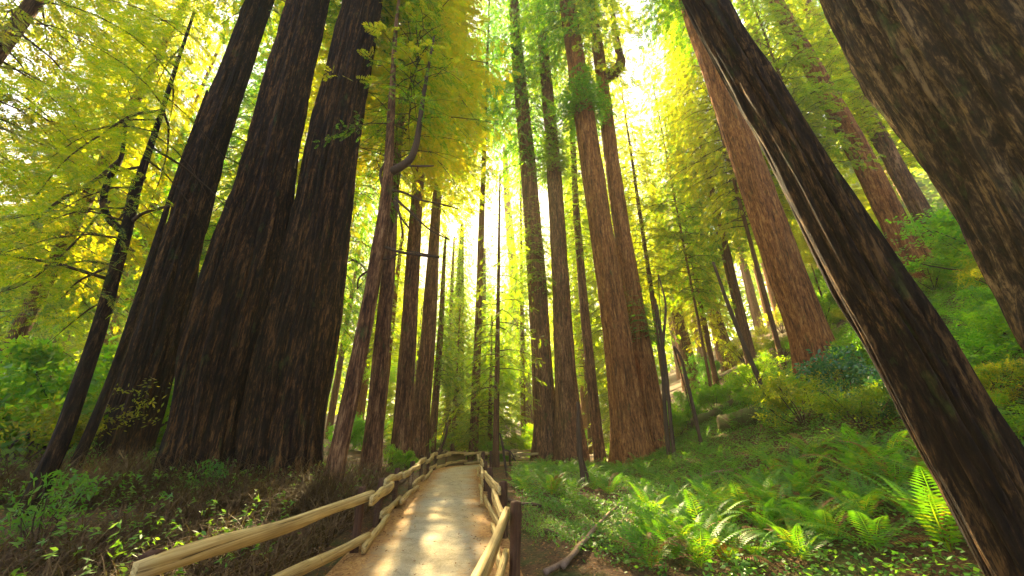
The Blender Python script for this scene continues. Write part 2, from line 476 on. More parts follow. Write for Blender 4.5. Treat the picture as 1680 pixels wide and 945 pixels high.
def conifer(seed, z0, z1, n_br, rfun, spray=.34, tmpl=None, rise=.15, droop=.55, gap=.34, twig=.38, lower_gap=0.0, dens=1.0):
    """returns spray pos, fwd, up, scale and limb tubes for a crown round the z axis"""
    r = np.random.default_rng(seed)
    P, Fw, Up, Sc, limbs = [], [], [], [], []
    for k in range(n_br):
        u = (k + r.uniform(0, 1)) / n_br
        z = z0 + (z1 - z0) * u
        L = rfun(u) * r.uniform(.65, 1.15)
        az = k * 2.399 + r.uniform(-.5, .5)
        ca, sa = math.cos(az), math.sin(az)
        n = max(3, int(L / gap))
        t = np.linspace(.18, 1, n)
        cz = rise * r.uniform(.4, 1.6); dz = droop * r.uniform(.6, 1.4)
        bend = r.uniform(-.25, .25)
        def pt(t):
            rr = L * t; a2 = az + bend * t
            return np.stack([rr * np.cos(a2), rr * np.sin(a2), z + L * (cz * t - dz * t * t)], -1)
        pts = pt(t)
        if r.uniform() > .12:
            tt = np.linspace(0, 1, 5); limbs.append(tube_arrays(pt(tt), (.008 + .009 * L) * (1 - .85 * tt), 4))
        for i in range(n):
            if r.uniform() > dens: continue
            for side in (-1, 1):
                l2 = twig * L * (1.05 - t[i]) * r.uniform(.6, 1.3) + .15
                a3 = az + bend * t[i] + side * r.uniform(.7, 1.25)
                m = max(1, int(l2 / (spray * .62)))
                s = (np.arange(m) + r.uniform(.1, .6)) / m
                d = np.array([math.cos(a3), math.sin(a3), -.25 + r.uniform(-.3, .12)])
                pp = pts[i] + d * (l2 * s)[:, None]
                pp[:, 2] -= .25 * l2 * s * s
                P.append(pp)
                dd = np.tile(d, (m, 1)) + r.normal(0, .28, (m, 3)); dd[:, 2] -= .18
                Fw.append(dd)
                uu = np.tile([0, 0, 1.0], (m, 1)) + r.normal(0, .38, (m, 3)); Up.append(uu)
                Sc.append(spray * r.uniform(.7, 1.3, m))
        P.append(pts[-1:]); Fw.append(np.array([[ca, sa, -.5]])); Up.append(np.array([[0, .1, 1.0]])); Sc.append(np.array([spray]))
    return np.vstack(P), np.vstack(Fw), np.vstack(Up), np.concatenate(Sc), limbs

def crown_mesh(name, seed, mat, tmpl, **kw):
    p, f, u, s, limbs = conifer(seed, **kw)
    V = place(tmpl, p, f, u, s)
    me = mesh_np(name + '_foliage', V, quads(V), mat)
    lv, lf = join(limbs)
    return me, mesh_np(name + '_limbs', lv, lf, M['twig'], True)

def blob_positions(seed, n, rx, ry, rz, lobes=9, zc=0.0, fill=.55):
    """points in a lumpy crown with gaps"""
    r = np.random.default_rng(seed)
    c = r.normal(0, 1, (lobes, 3)); c /= np.linalg.norm(c, axis=1)[:, None]; c *= r.uniform(.35, .85, (lobes, 1))
    rad = r.uniform(.16, .46, lobes)
    i = r.integers(0, lobes, n)
    d = r.normal(0, 1, (n, 3)); d /= np.linalg.norm(d, axis=1)[:, None]
    q = c[i] + d * (rad[i] * r.uniform(.1, 1.0, n) ** .5 * (1 + .7 * r.uniform(0, 1, n) ** 6))[:, None]
    keep = fbm(q[:, 0] * 3.1 + seed, q[:, 1] * 3.1, q[:, 2] * 3.1, seed, 2) > .42
    q = q[keep]; d = d[keep]
    return q * np.array([rx, ry, rz]) + np.array([0, 0, zc]), d, c * np.array([rx, ry, rz]) + np.array([0, 0, zc])

def leafy_mesh(name, seed, n, rx, ry, rz, zc, mat, size, tmpl, lobes=9, stem_r=.02, base=(0, 0, 0)):
    p, d, c = blob_positions(seed, n, rx, ry, rz, lobes, zc)
    r = np.random.default_rng(seed + 1)
    p = p[p[:, 2] > .02] if zc < rz else p
    d = d[:len(p)]
    fw = r.normal(0, 1, (len(p), 3)); fw[:, 2] -= .3
    up = np.tile([0, 0, 1.0], (len(p), 1)) + r.normal(0, .5, (len(p), 3))
    V = place(tmpl, p, fw, up, size * r.uniform(.7, 1.3, len(p)))
    me = mesh_np(name + '_foliage', V, quads(V), mat)
    limbs = []
    b = np.array(base, float)
    for q in c:
        mid = (b + q) / 2 + r.normal(0, .08 * max(rx, rz), 3)
        limbs.append(tube_arrays(catmull([b, mid, q], 6), stem_r * np.linspace(1, .35, 6), 5))
    lv, lf = join(limbs)
    return me, mesh_np(name + '_stems', lv, lf, M['twig'], True)

SPR = spray_template(13, 1.0, 1)
SPR_FAR = spray_template(12, 1.0, 2, .38, .135)
CLU = cluster_template(9, 3, .40, .19, .6)
CLU2 = cluster_template(8, 4, .46, .16, .6)

# ------------------------------------------------------------------ trunks
def trunk_mesh(name, C, R, mat, segs=48, dz=.25, amp=.03, fw=9.0, seed=0, flare=.35, flare_h=1.6, lobes=5, zmax_fine=18.0):
    """C: (n,3) centre line relative to the base, R radii. Fibrous vertical ridges are geometry."""
    C = np.asarray(C, float); R = np.asarray(R, float)
    zz = [0.0]
    top = C[-1, 2]
    while zz[-1] < top:
        zz.append(zz[-1] + dz * (1 + max(0, zz[-1] - zmax_fine * .5) * .18))
    zz = np.array(zz); zz[-1] = top
    zs = zz - .5
    cx = np.interp(zs, C[:, 2], C[:, 0]); cyy = np.interp(zs, C[:, 2], C[:, 1]); rr = np.interp(zs, C[:, 2], R)
    if len(C) > 2:      # smooth
        k = np.ones(5) / 5
        for _ in range(2):
            for a in (cx, cyy, rr):
                a[2:-2] = np.convolve(a, k, 'valid')
    th = np.linspace(0, 2 * math.pi, segs, endpoint=False)
    r = np.random.default_rng(seed)
    zc = zs[:, None]; co = np.cos(th)[None]; si = np.sin(th)[None]; rb = rr[:, None]
    fl = np.exp(-np.clip(zc, 0, None) / flare_h)
    lob = sum(np.cos(k * th + r.uniform(0, 6.3)) * r.uniform(.4, 1) for k in range(2, lobes + 1)) / lobes
    rad = rb * (1 + flare * fl * (.6 + .9 * lob[None]) + .05 * lob[None])
    if amp > 0:
        R0 = float(R.mean())
        wob = .5 * fbm(co * 1.5, si * 1.5, zc * .35, seed + 3, 2)
        u, v = co * R0 * fw + wob, si * R0 * fw + wob
        n1 = fbm(u * .5, v * .5, zc * .16 + wob, seed, 2)
        n2 = vnoise(u * 1.3, v * 1.3, zc * .33, seed + 11)
        n3 = vnoise(u * 3, v * 3, zc * 1.6, seed + 23)
        g1 = np.clip(np.abs(2 * n1 - 1) * 2.3, 0, 1) ** .7
        g2 = np.clip(np.abs(2 * n2 - 1) * 2.2, 0, 1)
        rad = rad + amp * 1.5 * (g1 - .65) + amp * .55 * (g2 - .6) + amp * .45 * (n3 - .5) + amp * .8 * (n1 - .5)
    V = np.stack([cx[:, None] + rad * co, cyy[:, None] + rad * si, zc + 0 * rad], -1).reshape(-1, 3)
    Fc = grid_faces(len(zz), segs, True)
    Vc = np.vstack([V, [cx[-1], cyy[-1], zs[-1] + .05]])
    o = (len(zz) - 1) * segs
    caps = np.array([[len(V), o + j, o + j + 1, o + (j + 2) % segs] for j in range(0, segs, 2)])
    return mesh_np(name, Vc, np.vstack([Fc, caps]), mat, True)

def tree_px(label, pts, mat, Y=None, top=45, name='redwood_tree', cat='tree', group=None, base=None, **kw):
    """pts: (px,py,width_px) from the base up; the base pixel meets the ground, the rest stand above it in the same upright plane"""
    if base is None:
        b = hit(pts[0][0], pts[0][1]) if Y is None else on_plane(pts[0][0], pts[0][1], Y)
    else: b = np.array(base)
    Yp = b[1]
    b = np.array([b[0], b[1], hz(b[0], b[1])])
    C, R = [], []
    for (px, py, w) in pts:
        p = on_plane(px, py, Yp); r = ray(px, py); t = Yp / r[1]
        C.append(p - b); R.append(.5 * w / F0 * t / math.sqrt(1 + (r[0] / r[1]) ** 2))
    C = np.array(C); R = np.array(R)
    C[:, 1] = 0
    keep = np.concatenate([[True], np.diff(C[:, 2]) > 0]); C = C[keep]; R = R[keep]
    if C[0, 2] > -.5:
        C = np.vstack([[C[0, 0], 0, -.6], C]); R = np.concatenate([[R[0]], R])
    if C[-1, 2] < top:
        d = (C[-1] - C[-2]) / max(.1, C[-1, 2] - C[-2, 2]); d = d * .5; d[2] = 1
        h = top - C[-1, 2]
        C = np.vstack([C, C[-1] + d * h * .5, C[-1] + d * h]); R = np.concatenate([R, [R[-1] * .72, R[-1] * .35]])
    th = thing(name, label, cat, b, group)
    tr = link('trunk', trunk_mesh(name + '_trunk', C, R, mat, **kw), th)
    th['_lean'] = 0.0
    return th, C, R, b

def limb_px(parent, b, pts, Yoff=0.0, mat=None, name='branch', segs=6, n=18, rough=.15, dY=None):
    """a limb through pixels at the depth of its tree; dY shifts each point in depth"""
    P, R = [], []
    for i, (px, py, w) in enumerate(pts):
        Y = b[1] + Yoff + (dY[i] if dY else 0)
        p = on_plane(px, py, Y); r = ray(px, py)
        P.append(p - b); R.append(.5 * w / F0 * Y / r[1])
    P = catmull(P, n); R = np.interp(np.linspace(0, 1, n), np.linspace(0, 1, len(R)), R)
    v, f = tube_arrays(P, R, segs, rough, len(pts))
    return link(name, mesh_np(name, v, f, mat or M['twig'], True), parent), P

# --- shared crowns
def r_tall(u): return 4.2 * (1 - u) ** .7 * (.55 + .45 * min(1, u * 5)) + .4
def r_young(u): return 2.7 * (1 - u) ** .8 + .25
CR = {}
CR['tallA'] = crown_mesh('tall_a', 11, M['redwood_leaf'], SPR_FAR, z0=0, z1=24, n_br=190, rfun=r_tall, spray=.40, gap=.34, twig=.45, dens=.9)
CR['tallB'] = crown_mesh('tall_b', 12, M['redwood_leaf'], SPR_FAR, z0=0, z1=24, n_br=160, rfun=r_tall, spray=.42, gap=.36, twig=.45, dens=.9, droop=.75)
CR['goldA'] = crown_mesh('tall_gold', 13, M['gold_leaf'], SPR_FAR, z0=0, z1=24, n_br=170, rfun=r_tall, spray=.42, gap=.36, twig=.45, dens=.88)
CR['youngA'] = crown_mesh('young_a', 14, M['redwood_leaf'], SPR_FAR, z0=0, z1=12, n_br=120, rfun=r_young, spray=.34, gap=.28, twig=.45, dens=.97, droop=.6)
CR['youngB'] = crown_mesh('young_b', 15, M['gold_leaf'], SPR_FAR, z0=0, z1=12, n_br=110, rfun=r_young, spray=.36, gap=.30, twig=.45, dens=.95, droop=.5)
CR['finea'] = crown_mesh('fine_a', 18, M['redwood_leaf'], spray_template(14, 1.0, 5, .30, .075), z0=0, z1=12, n_br=70, rfun=r_young, spray=.27, gap=.29, twig=.42, dens=.75, droop=.6)
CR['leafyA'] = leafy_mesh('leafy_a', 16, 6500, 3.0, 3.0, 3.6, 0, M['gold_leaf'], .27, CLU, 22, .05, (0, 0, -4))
CR['leafyB'] = leafy_mesh('leafy_b', 17, 6500, 3.0, 3.0, 3.6, 0, M['bush_leaf'], .27, CLU, 22, .05, (0, 0, -4))

def add_crown(tree, kind, z0, h, rad, C=None, rz=0.0, limbs=True):
    me, lm = CR[kind]
    H, Rr = {'tall': (24, 4.2), 'gold': (24, 4.2), 'youn': (12, 2.7), 'fine': (12, 2.7), 'leaf': (3.6, 3.0)}[kind[:4]]
    x = y = 0.0; tx = 0.0
    if C is not None:
        x = float(np.interp(z0, C[:, 2], C[:, 0]))
        x1 = float(np.interp(z0 + h, C[:, 2], C[:, 0])); tx = math.atan2(x1 - x, h)
    sc = (rad / Rr, rad / Rr, h / H)
    o = link('crown', me, tree, (x, y, z0), (0, tx, rz), sc)
    if limbs:
        link('limbs', lm, o)['kind'] = 'stuff'
    return o

# ---- the three giants on the left
def lr(rows): return [((a + b) / 2, y, b - a) for y, a, b in rows]
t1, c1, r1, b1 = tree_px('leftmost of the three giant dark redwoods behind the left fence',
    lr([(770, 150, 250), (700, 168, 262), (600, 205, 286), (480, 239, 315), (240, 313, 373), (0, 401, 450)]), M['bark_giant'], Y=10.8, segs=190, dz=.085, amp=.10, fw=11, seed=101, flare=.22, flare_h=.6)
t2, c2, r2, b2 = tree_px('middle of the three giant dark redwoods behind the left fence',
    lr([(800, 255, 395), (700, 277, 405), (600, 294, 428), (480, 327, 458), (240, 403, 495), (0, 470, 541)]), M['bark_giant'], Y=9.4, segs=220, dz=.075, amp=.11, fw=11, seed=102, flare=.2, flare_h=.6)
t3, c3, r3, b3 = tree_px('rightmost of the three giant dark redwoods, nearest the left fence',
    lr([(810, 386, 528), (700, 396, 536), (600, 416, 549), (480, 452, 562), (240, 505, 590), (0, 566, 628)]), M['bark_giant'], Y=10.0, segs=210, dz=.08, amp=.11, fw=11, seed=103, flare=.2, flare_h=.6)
add_crown(t1, 'tallA', 19, 24, 4.5, c1, .3); add_crown(t2, 'tallB', 20, 24, 4.5, c2, 1.3); add_crown(t3, 'tallA', 19, 24, 4.5, c3, 2.2)

# ---- right foreground
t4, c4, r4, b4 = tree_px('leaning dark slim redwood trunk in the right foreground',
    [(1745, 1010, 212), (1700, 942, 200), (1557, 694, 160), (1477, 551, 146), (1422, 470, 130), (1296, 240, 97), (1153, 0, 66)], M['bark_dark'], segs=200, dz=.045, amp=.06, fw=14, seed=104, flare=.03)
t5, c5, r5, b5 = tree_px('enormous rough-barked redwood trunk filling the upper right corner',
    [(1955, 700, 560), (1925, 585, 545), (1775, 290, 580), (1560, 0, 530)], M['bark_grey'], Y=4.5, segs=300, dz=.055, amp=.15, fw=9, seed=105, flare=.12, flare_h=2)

# ---- centre redwoods
t6, c6, r6, b6 = tree_px('twin-stemmed redwood in the middle, its left stem straight beside the brighter gap',
    [(898, 748, 46), (896, 700, 38), (889, 600, 33), (880, 450, 30), (864, 250, 25), (846, 60, 18)], M['bark'], Y=25, top=62, segs=80, dz=.2, amp=.05, seed=106, flare=.4, flare_h=2.2)
t7, c7, r7, b7 = tree_px('redwood with flared dark base beside the shrub in the middle',
    [(938, 752, 54), (934, 690, 42), (927, 600, 33), (919, 450, 28), (907, 250, 22), (888, 40, 15)], M['bark'], Y=24, top=62, segs=80, dz=.2, amp=.05, seed=107, flare=.35, flare_h=2.2)
t8, c8, r8, b8 = tree_px('tall red-brown redwood with broad flared base right of the path, left stem',
    [(1036, 755, 66), (1030, 690, 54), (1014, 560, 46), (990, 400, 38), (960, 200, 33), (931, 10, 24)], M['bark_red'], Y=20.5, top=62, segs=110, dz=.17, amp=.06, seed=108, flare=.3, flare_h=2.2)
t9, c9, r9, b9 = tree_px('red-brown redwood with a crooked elbow limb high on its stem',
    [(1078, 752, 54), (1070, 690, 44), (1050, 560, 36), (1024, 400, 28), (1002, 250, 24), (986, 120, 20), (972, 10, 14)], M['bark_red'], Y=21.5, top=62, segs=90, dz=.18, amp=.05, seed=109, flare=.35, flare_h=2.2)
limb_px(t9, b9, [(986, 130, 20), (1003, 122, 20), (1018, 106, 17), (1015, 84, 12), (1007, 40, 9), (1002, -40, 6)], mat=M['bark'], n=24, segs=10)
for t, k, z0, h, rad, C, rz in ((t6, 'tallA', 22, 38, 4.2, c6, 0), (t7, 'tallB', 30, 30, 4, c7, 1), (t8, 'tallB', 31, 30, 4.2, c8, 2), (t9, 'tallB', 27, 34, 4.4, c9, 3), (t6, 'youngA', 11, 9, 2.2, c6, .5), (t7, 'youngA', 21, 6, 2.0, c7, 2.5), (t8, 'youngA', 23, 5, 2.4, c8, 1.5), (t9, 'youngA', 6, 4, 1.6, c9, .5)):
    add_crown(t, k, z0, h, rad, C, rz)

# ---- slender trees of the middle
mid = [
 ('slim straight redwood stem between the twin redwood and the red-brown ones', [(985, 760, 20), (972, 640, 17), (955, 470, 14), (944, 330, 11), (938, 180, 8)], 'bark', 30, 'tallB', 14, 16, 2.6),
 ('thin dark stem left of the twin redwood', [(868, 715, 20), (860, 620, 18), (845, 470, 15), (832, 330, 11), (828, 240, 7)], 'bark', 24, 'youngA', 3.5, 20, 3.4),
 ('reddish slim redwood just right of the three giants', [(540, 815, 30), (565, 700, 28), (590, 580, 27), (615, 450, 24), (634, 330, 20), (640, 220, 14), (648, 60, 8)], 'bark', 19, None, 0, 0, 0),
 ('upright brown redwood stem behind the reddish slim one', [(606, 790, 36), (614, 700, 30), (625, 580, 27), (638, 440, 22), (646, 310, 16)], 'bark', 36, 'goldA', 12.5, 24, 5.0),
 ('dark redwood stem left of the far path bend', [(657, 765, 36), (662, 680, 31), (670, 560, 28), (677, 440, 24), (686, 300, 18)], 'bark', 44, 'goldA', 17.5, 28, 5.0),
 ('leaning dark redwood stem second left of the far path bend', [(684, 752, 34), (692, 660, 29), (702, 560, 26), (708, 470, 22), (714, 360, 16)], 'bark', 44, 'tallA', 18, 27, 6.0),
 ('thin stem nearest the far path bend on its left side', [(706, 748, 13), (714, 660, 11), (722, 560, 9), (728, 440, 7)], 'bark', 18, 'youngA', 5, 13, 2.0),
 ('broad dark trunk straight beyond the far end of the path', [(753, 738, 27), (751, 700, 20), (752, 600, 17), (754, 480, 14)], 'bark_dark', 26, 'tallB', 8, 18, 3.0),
 ('narrow dark trunk right of the one beyond the path end', [(788, 735, 14), (788, 680, 12), (790, 600, 11), (793, 480, 9)], 'bark', 26, 'tallA', 7, 19, 3.0),
 ('narrow trunk left of the one beyond the path end', [(735, 738, 11), (735, 690, 9), (737, 600, 8), (740, 500, 7)], 'bark', 22, 'tallB', 7, 15, 2.4),
 ('sunlit red-brown redwood rising from the hillside behind the leaning dark trunk', [(1345, 606, 84), (1330, 560, 72), (1290, 450, 66), (1235, 290, 57), (1185, 150, 47), (1140, 30, 38)], 'bark_red', 44, 'tallA', 22, 24, 4.2),
 ('thick hillside redwood between the two dark foreground trunks', [(1520, 462, 74), (1480, 390, 54), (1420, 270, 46), (1350, 140, 38), (1280, 20, 30)], 'bark_red', 50, 'goldA', 27, 22, 3.6),
 ('second hillside redwood between the dark foreground trunks, partly hidden', [(1560, 430, 50), (1510, 345, 38), (1440, 220, 32), (1375, 100, 27), (1325, 10, 22)], 'bark', 50, 'tallA', 29, 20, 3.6),
 ('thinnest hillside redwood close to the enormous trunk', [(1530, 385, 30), (1470, 290, 24), (1400, 180, 20), (1330, 70, 17)], 'bark', 40, 'tallA', 20, 20, 3.5),
 ('slim redwood behind the leaning trunk in the upper right', [(1420, 420, 34), (1370, 330, 30), (1300, 190, 26), (1240, 60, 20)], 'bark', 40, 'goldA', 16, 24, 4.0),
 ('hazy trunk on the lower hillside, second right of the red-brown redwood', [(1200, 602, 32), (1180, 545, 24), (1150, 440, 19), (1125, 350, 15)], 'bark', 30, 'goldA', 9, 20, 3.4),
 ('hazy trunk on the lower hillside, nearest the red-brown redwood', [(1158, 592, 24), (1142, 520, 18), (1122, 420, 15), (1108, 340, 12)], 'bark', 28, 'tallB', 10, 18, 3.0),
 ('hazy slim trunk beside the pair of bare saplings', [(1140, 640, 28), (1112, 520, 20), (1090, 420, 16), (1072, 320, 12)], 'bark', 28, 'goldA', 8, 20, 3.2),
]
MID = []
MIDY = {11: 17.0, 12: 20.0, 13: 26.0, 14: 24.0}
for i, (lab, pts, mt, top, ck, z0, h, rad) in enumerate(mid):
    big = max(p[2] for p in pts) > 40
    t, C, R, b = tree_px(lab, pts, M[mt], Y=MIDY.get(i), top=top, segs=96 if big else 40, dz=.2 if big else .3, amp=.05 if big else .025, seed=200 + i, flare=.3, flare_h=1.4)
    MID.append((t, C, R, b))
    if ck: add_crown(t, ck, z0, h, rad, C, i * 1.1)

# slim reddish tree: forked limb, bare dead branches, golden leafy crown
ts, cs, rs, bs = MID[2]
limb_px(ts, bs, [(636, 285, 14), (655, 275, 13), (672, 262, 12), (682, 240, 11), (688, 205, 9), (696, 150, 7), (712, 60, 3)], n=20, segs=8, mat=M['twig'])
for pts in ([(634, 313, 5), (660, 315, 4), (690, 328, 3.5), (725, 335, 3), (752, 343, 2)], [(648, 325, 5), (675, 350, 4), (705, 377, 3), (738, 394, 2)],
            [(646, 330, 4), (660, 360, 3), (672, 376, 2)], [(622, 402, 6), (650, 412, 5), (680, 418, 4.5), (721, 422, 4)],
            [(618, 426, 4), (640, 424, 3), (655, 416, 2)], [(645, 270, 4), (690, 273, 3), (712, 272, 2)], [(628, 310, 5), (624, 285, 5), (632, 268, 5)],
            [(650, 322, 3.5), (660, 375, 3), (662, 395, 2)], [(612, 440, 4), (590, 455, 3), (586, 475, 2)]):
    limb_px(ts, bs, pts, n=14, segs=5)
for (px, py, kk, dz_, h_, rad_, dy_) in ((668, 215, 'finea', 0, 10, 2.2, .3), (612, 330, 'finea', 0, 7, 1.6, 2.2)):
    p1 = on_plane(px, py, bs[1] + dy_) - bs
    o = add_crown(ts, kk, p1[2], h_, rad_, None, px * .1); o.location.x = p1[0]; o.location.y = dy_

# ---- slender forked tree at far left
tl, cl, rl, bl = tree_px('slender forked tree at the far left with long drooping branches',
    [(48, 835, 44), (100, 725, 36), (163, 540, 30), (207, 378, 24), (226, 300, 18), (262, 195, 12), (292, 100, 8), (325, 0, 5)], M['bark_dark'], Y=6.6, top=11.5, name='slender_tree', segs=40, dz=.1, amp=.01, fw=20, seed=301, flare=.15, flare_h=.5)
limb_px(tl, bl, [(209, 380, 14), (190, 371, 11), (174, 350, 9.5), (170, 322, 8.5), (182, 288, 7.5), (200, 255, 6), (207, 195, 3)], n=26, segs=8, mat=M['bark_dark'])
for pts, dY in (([(262, 182, 5), (215, 190, 4), (175, 215, 3), (110, 260, 2), (60, 320, 1.5)], [0, -.2, -.4, -.5, -.6]),
            ([(240, 272, 5), (180, 285, 4), (130, 310, 3), (60, 360, 2.5), (0, 415, 2)], [0, .1, .3, .3, .3]),
            ([(196, 262, 5), (150, 300, 4), (95, 330, 3), (40, 380, 2)], [0, -.3, -.6, -.8]),
            ([(238, 290, 4), (215, 320, 4), (195, 360, 3), (160, 370, 2)], [0, .2, .3, .3]),
            ([(195, 430, 5), (160, 446, 4), (128, 462, 3), (100, 490, 2)], None),
            ([(214, 365, 6), (235, 350, 5), (285, 335, 3)], None),
            ([(180, 330, 3), (120, 400, 3), (50, 460, 2), (0, 480, 2)], [0, -.2, -.5, -.7])):
    limb_px(tl, bl, pts, n=16, segs=5, dY=dY)
def near_foliage():
    p, f, u, s, lm = conifer(31, 3.4, 11.5, 112, lambda u: 3.4 - 1.3 * u, spray=.22, rise=.25, droop=.62, gap=.2, twig=.36, dens=.9)
    ax = np.interp(p[:, 2], cl[:, 2], cl[:, 0]) + bl[0]; k = ((ax + p[:, 0]) / (bl[1] + p[:, 1]) < ax / bl[1] + .03 + .05 * np.sin(p[:, 2] * 3)) & (fbm(p[:, 0] * 1.3, p[:, 1] * 1.3, p[:, 2] * 1.3, 8, 2) > .30); p, f, u, s = p[k], f[k], u[k], s[k]
    lm = [(v, q) for i, (v, q) in enumerate(lm) if v[:, 0].max() < .5 and i % 5 < 2]
    off = np.stack([np.interp(p[:, 2], cl[:, 2], cl[:, 0]), 0 * p[:, 2], 0 * p[:, 2]], -1)
    V = place(spray_template(15, 1.0, 1, .30, .062), p + off, f, u, s)
    cr = link('crown', mesh_np('slender_tree_foliage', V, quads(V), M['redwood_leaf']), tl)
    lv, lf = join(lm); lv[:, 0] += np.interp(lv[:, 2], cl[:, 2], cl[:, 0])
    link('limbs', mesh_np('slender_tree_limbs', lv, lf, M['twig'], True), cr)['kind'] = 'stuff'
near_foliage()
tree_px('thin dark stem beside the foot of the leftmost giant', [(112, 790, 22), (150, 705, 20), (185, 620, 18), (225, 500, 15), (262, 380, 12), (300, 260, 9)], M['bark_dark'], Y=8.8, top=12, name='slender_tree', segs=32, dz=.15, amp=.012, fw=18, seed=302, flare=.2, flare_h=.5)

# ---- young conifers and leafy trees that fill the gaps
def filler(name, label, x, y, top, r0, crowns, group=None, mt='bark', seed=0):
    b = (x, y, hz(x, y))
    th = thing(name, label, 'tree', b, group)
    key = (round(top / 4), mt)
    if key not in FT:
        H = key[0] * 4.0
        FT[key] = trunk_mesh('stem', [(0, 0, -.6), (0.05, 0, H * .5), (0, 0, H)], [1.0, .7, .22], M[mt], segs=20, dz=.6, amp=.10, fw=4, seed=seed, flare=.3, flare_h=1.5), H
    me, H = FT[key]
    link('trunk', me, th, (0, 0, 0), (0, 0, seed * 1.7), (r0, r0, top / H))
    for (k, z0, h, rad) in crowns: add_crown(th, k, z0, h, rad, None, seed * 2.1, not k.startswith('leafy'))
    return th
FT = {}
young = [
         (1010, 742, 'youngA', 9, 2.0, 'small green conifer in front of the red-brown redwoods'),
         (800, 725, 'youngA', 8, 2.2, 'low green conifer just right of the far path end')]
for i, (px, py, k, h, rad, lab) in enumerate(young):
    p = hit(px, py); filler('young_conifer', lab, p[0], p[1], h, .10, [(k, .6, h - .3, rad)], seed=40 + i)

rng = np.random.default_rng(77)
def sun_blocked(x, y, rad, top):
    """crown stands in the open lane between the path and the sun"""
    az = math.atan2(x + 1.2, y - 4); d = math.hypot(x, y)
    return abs(az - SUN_AZ) * d < rad * .9 + 1.0
majors = [b for *_, b in MID] + [b1, b2, b3, b4, b5, b6, b7, b8, b9]
placed = [(m[0], m[1]) for m in majors]
def scatter(n, xr, yr, mind, fn, tries=60):
    k = 0
    for _ in range(n * tries):
        if k >= n: break
        y = rng.uniform(*yr); x = rng.uniform(*xr(y))
        d, _s = path_dist(np.array([x]), np.array([y]))
        if d[0] < 3.0: continue
        if not -220 < W0 / 2 + F0 * x / (y * math.cos(PITCH)) < 1900: continue
        if min(math.hypot(x - a, y - b) for a, b in placed) < mind: continue
        if fn(x, y, k): placed.append((x, y)); k += 1

def far_redwood(x, y, k):
    top = max(22, (.52 if k % 3 else .85) * y + rng.uniform(-3, 8)) - hz(x, y) * .3; rad = rng.uniform(3.0, 4.4)
    if sun_blocked(x, y, rad, top): return False
    xs = x + .167 * (y - 8)
    if -5 < xs < 13 and rng.uniform() < .55: return False
    kind = ['tallA', 'goldA', 'goldA', 'goldA'][rng.integers(0, 4)]
    z0 = np.clip(.25 * (y - 12), 4, 12) + rng.uniform(0, 4)
    filler('redwood_tree', 'hazy redwood in the bright forest far behind the front trunks', x, y, top, rng.uniform(.35, .75),
           [(kind, z0, top - z0 + .5, rad)], 'distant redwoods in the haze', ['bark', 'bark_red'][k % 2], k + 3)
    return True
scatter(40, lambda y: (-1.35 * y, 1.35 * y), (27, 75), 4.5, far_redwood)

def left_mid(x, y, k):
    top = rng.uniform(28, 44)
    filler('redwood_tree', 'small sunlit redwood in the bright grove behind the left giants', x, y, top, rng.uniform(.15, .3),
           [(['tallA', 'goldA', 'tallB'][k % 3], np.clip(.5 * (y - 13), 3, 12) + rng.uniform(0, 3), top - 6, rng.uniform(3.4, 4.6))], 'young redwoods behind the left giants', 'bark', k + 60)
    return True
scatter(8, lambda y: (-1.5 * y, -.34 * y), (19, 34), 3.0, left_mid)
def right_mid(x, y, k):
    if .36 < x / y < .62 and y < 24: return False
    top = rng.uniform(20, 36)
    filler('redwood_tree', 'small sunlit redwood on the bright hillside behind the right trunks', x, y, top, rng.uniform(.10, .2),
           [(['goldA', 'tallA'][k % 2], rng.uniform(7, 11), top - 6, rng.uniform(2.8, 4.2))], 'young redwoods on the hillside', 'bark', k + 80)
    return True
scatter(9, lambda y: (.42 * y, 1.35 * y), (16, 30), 3.0, right_mid)
for i, (dd, off, lab) in enumerate(((33, 1.5, 'green conifer standing in the bright gap straight beyond the path'), (40, -2.5, 'green conifer in the bright gap, left of the one beyond the path'),
                                  (47, 1.0, 'farther conifer glowing in the bright gap below the sun'), (56, -3.5, 'far conifer low in the sun glow, left side of the gap'), (62, 3.0, 'far conifer low in the sun glow, right side of the gap'), (28, 3.8, 'feathery conifer right of the bright gap beyond the path'))):
    x = dd * math.sin(SUN_AZ) + off; y = dd * math.cos(SUN_AZ); h = dd * .40
    filler('young_conifer', lab, x, y, h, .16, [(['youngA', 'youngB'][i % 2], .8, h - .4, 2.2 + dd * .035)], seed=150 + i); placed.append((x, y))
for i, (x, y, h, kk, lab) in enumerate(((-20, 14.5, 36, 'goldA', 'golden redwood at the left edge, behind the bushes'),
                                  (-17, 19, 40, 'tallB', 'tall redwood in the left grove, behind the golden one'), (-11.5, 17.5, 38, 'goldA', 'golden redwood seen between the slender tree and the leftmost giant'), (-18.5, 9.2, 36, 'goldA', 'golden redwood crown hanging into the upper left corner'))):
    filler('redwood_tree', lab, x, y, h, .28, [(kk, 7 + i % 3 * 1.5, h - 6, 4.4 + .3 * (i % 2))], seed=170 + i); placed.append((x, y))
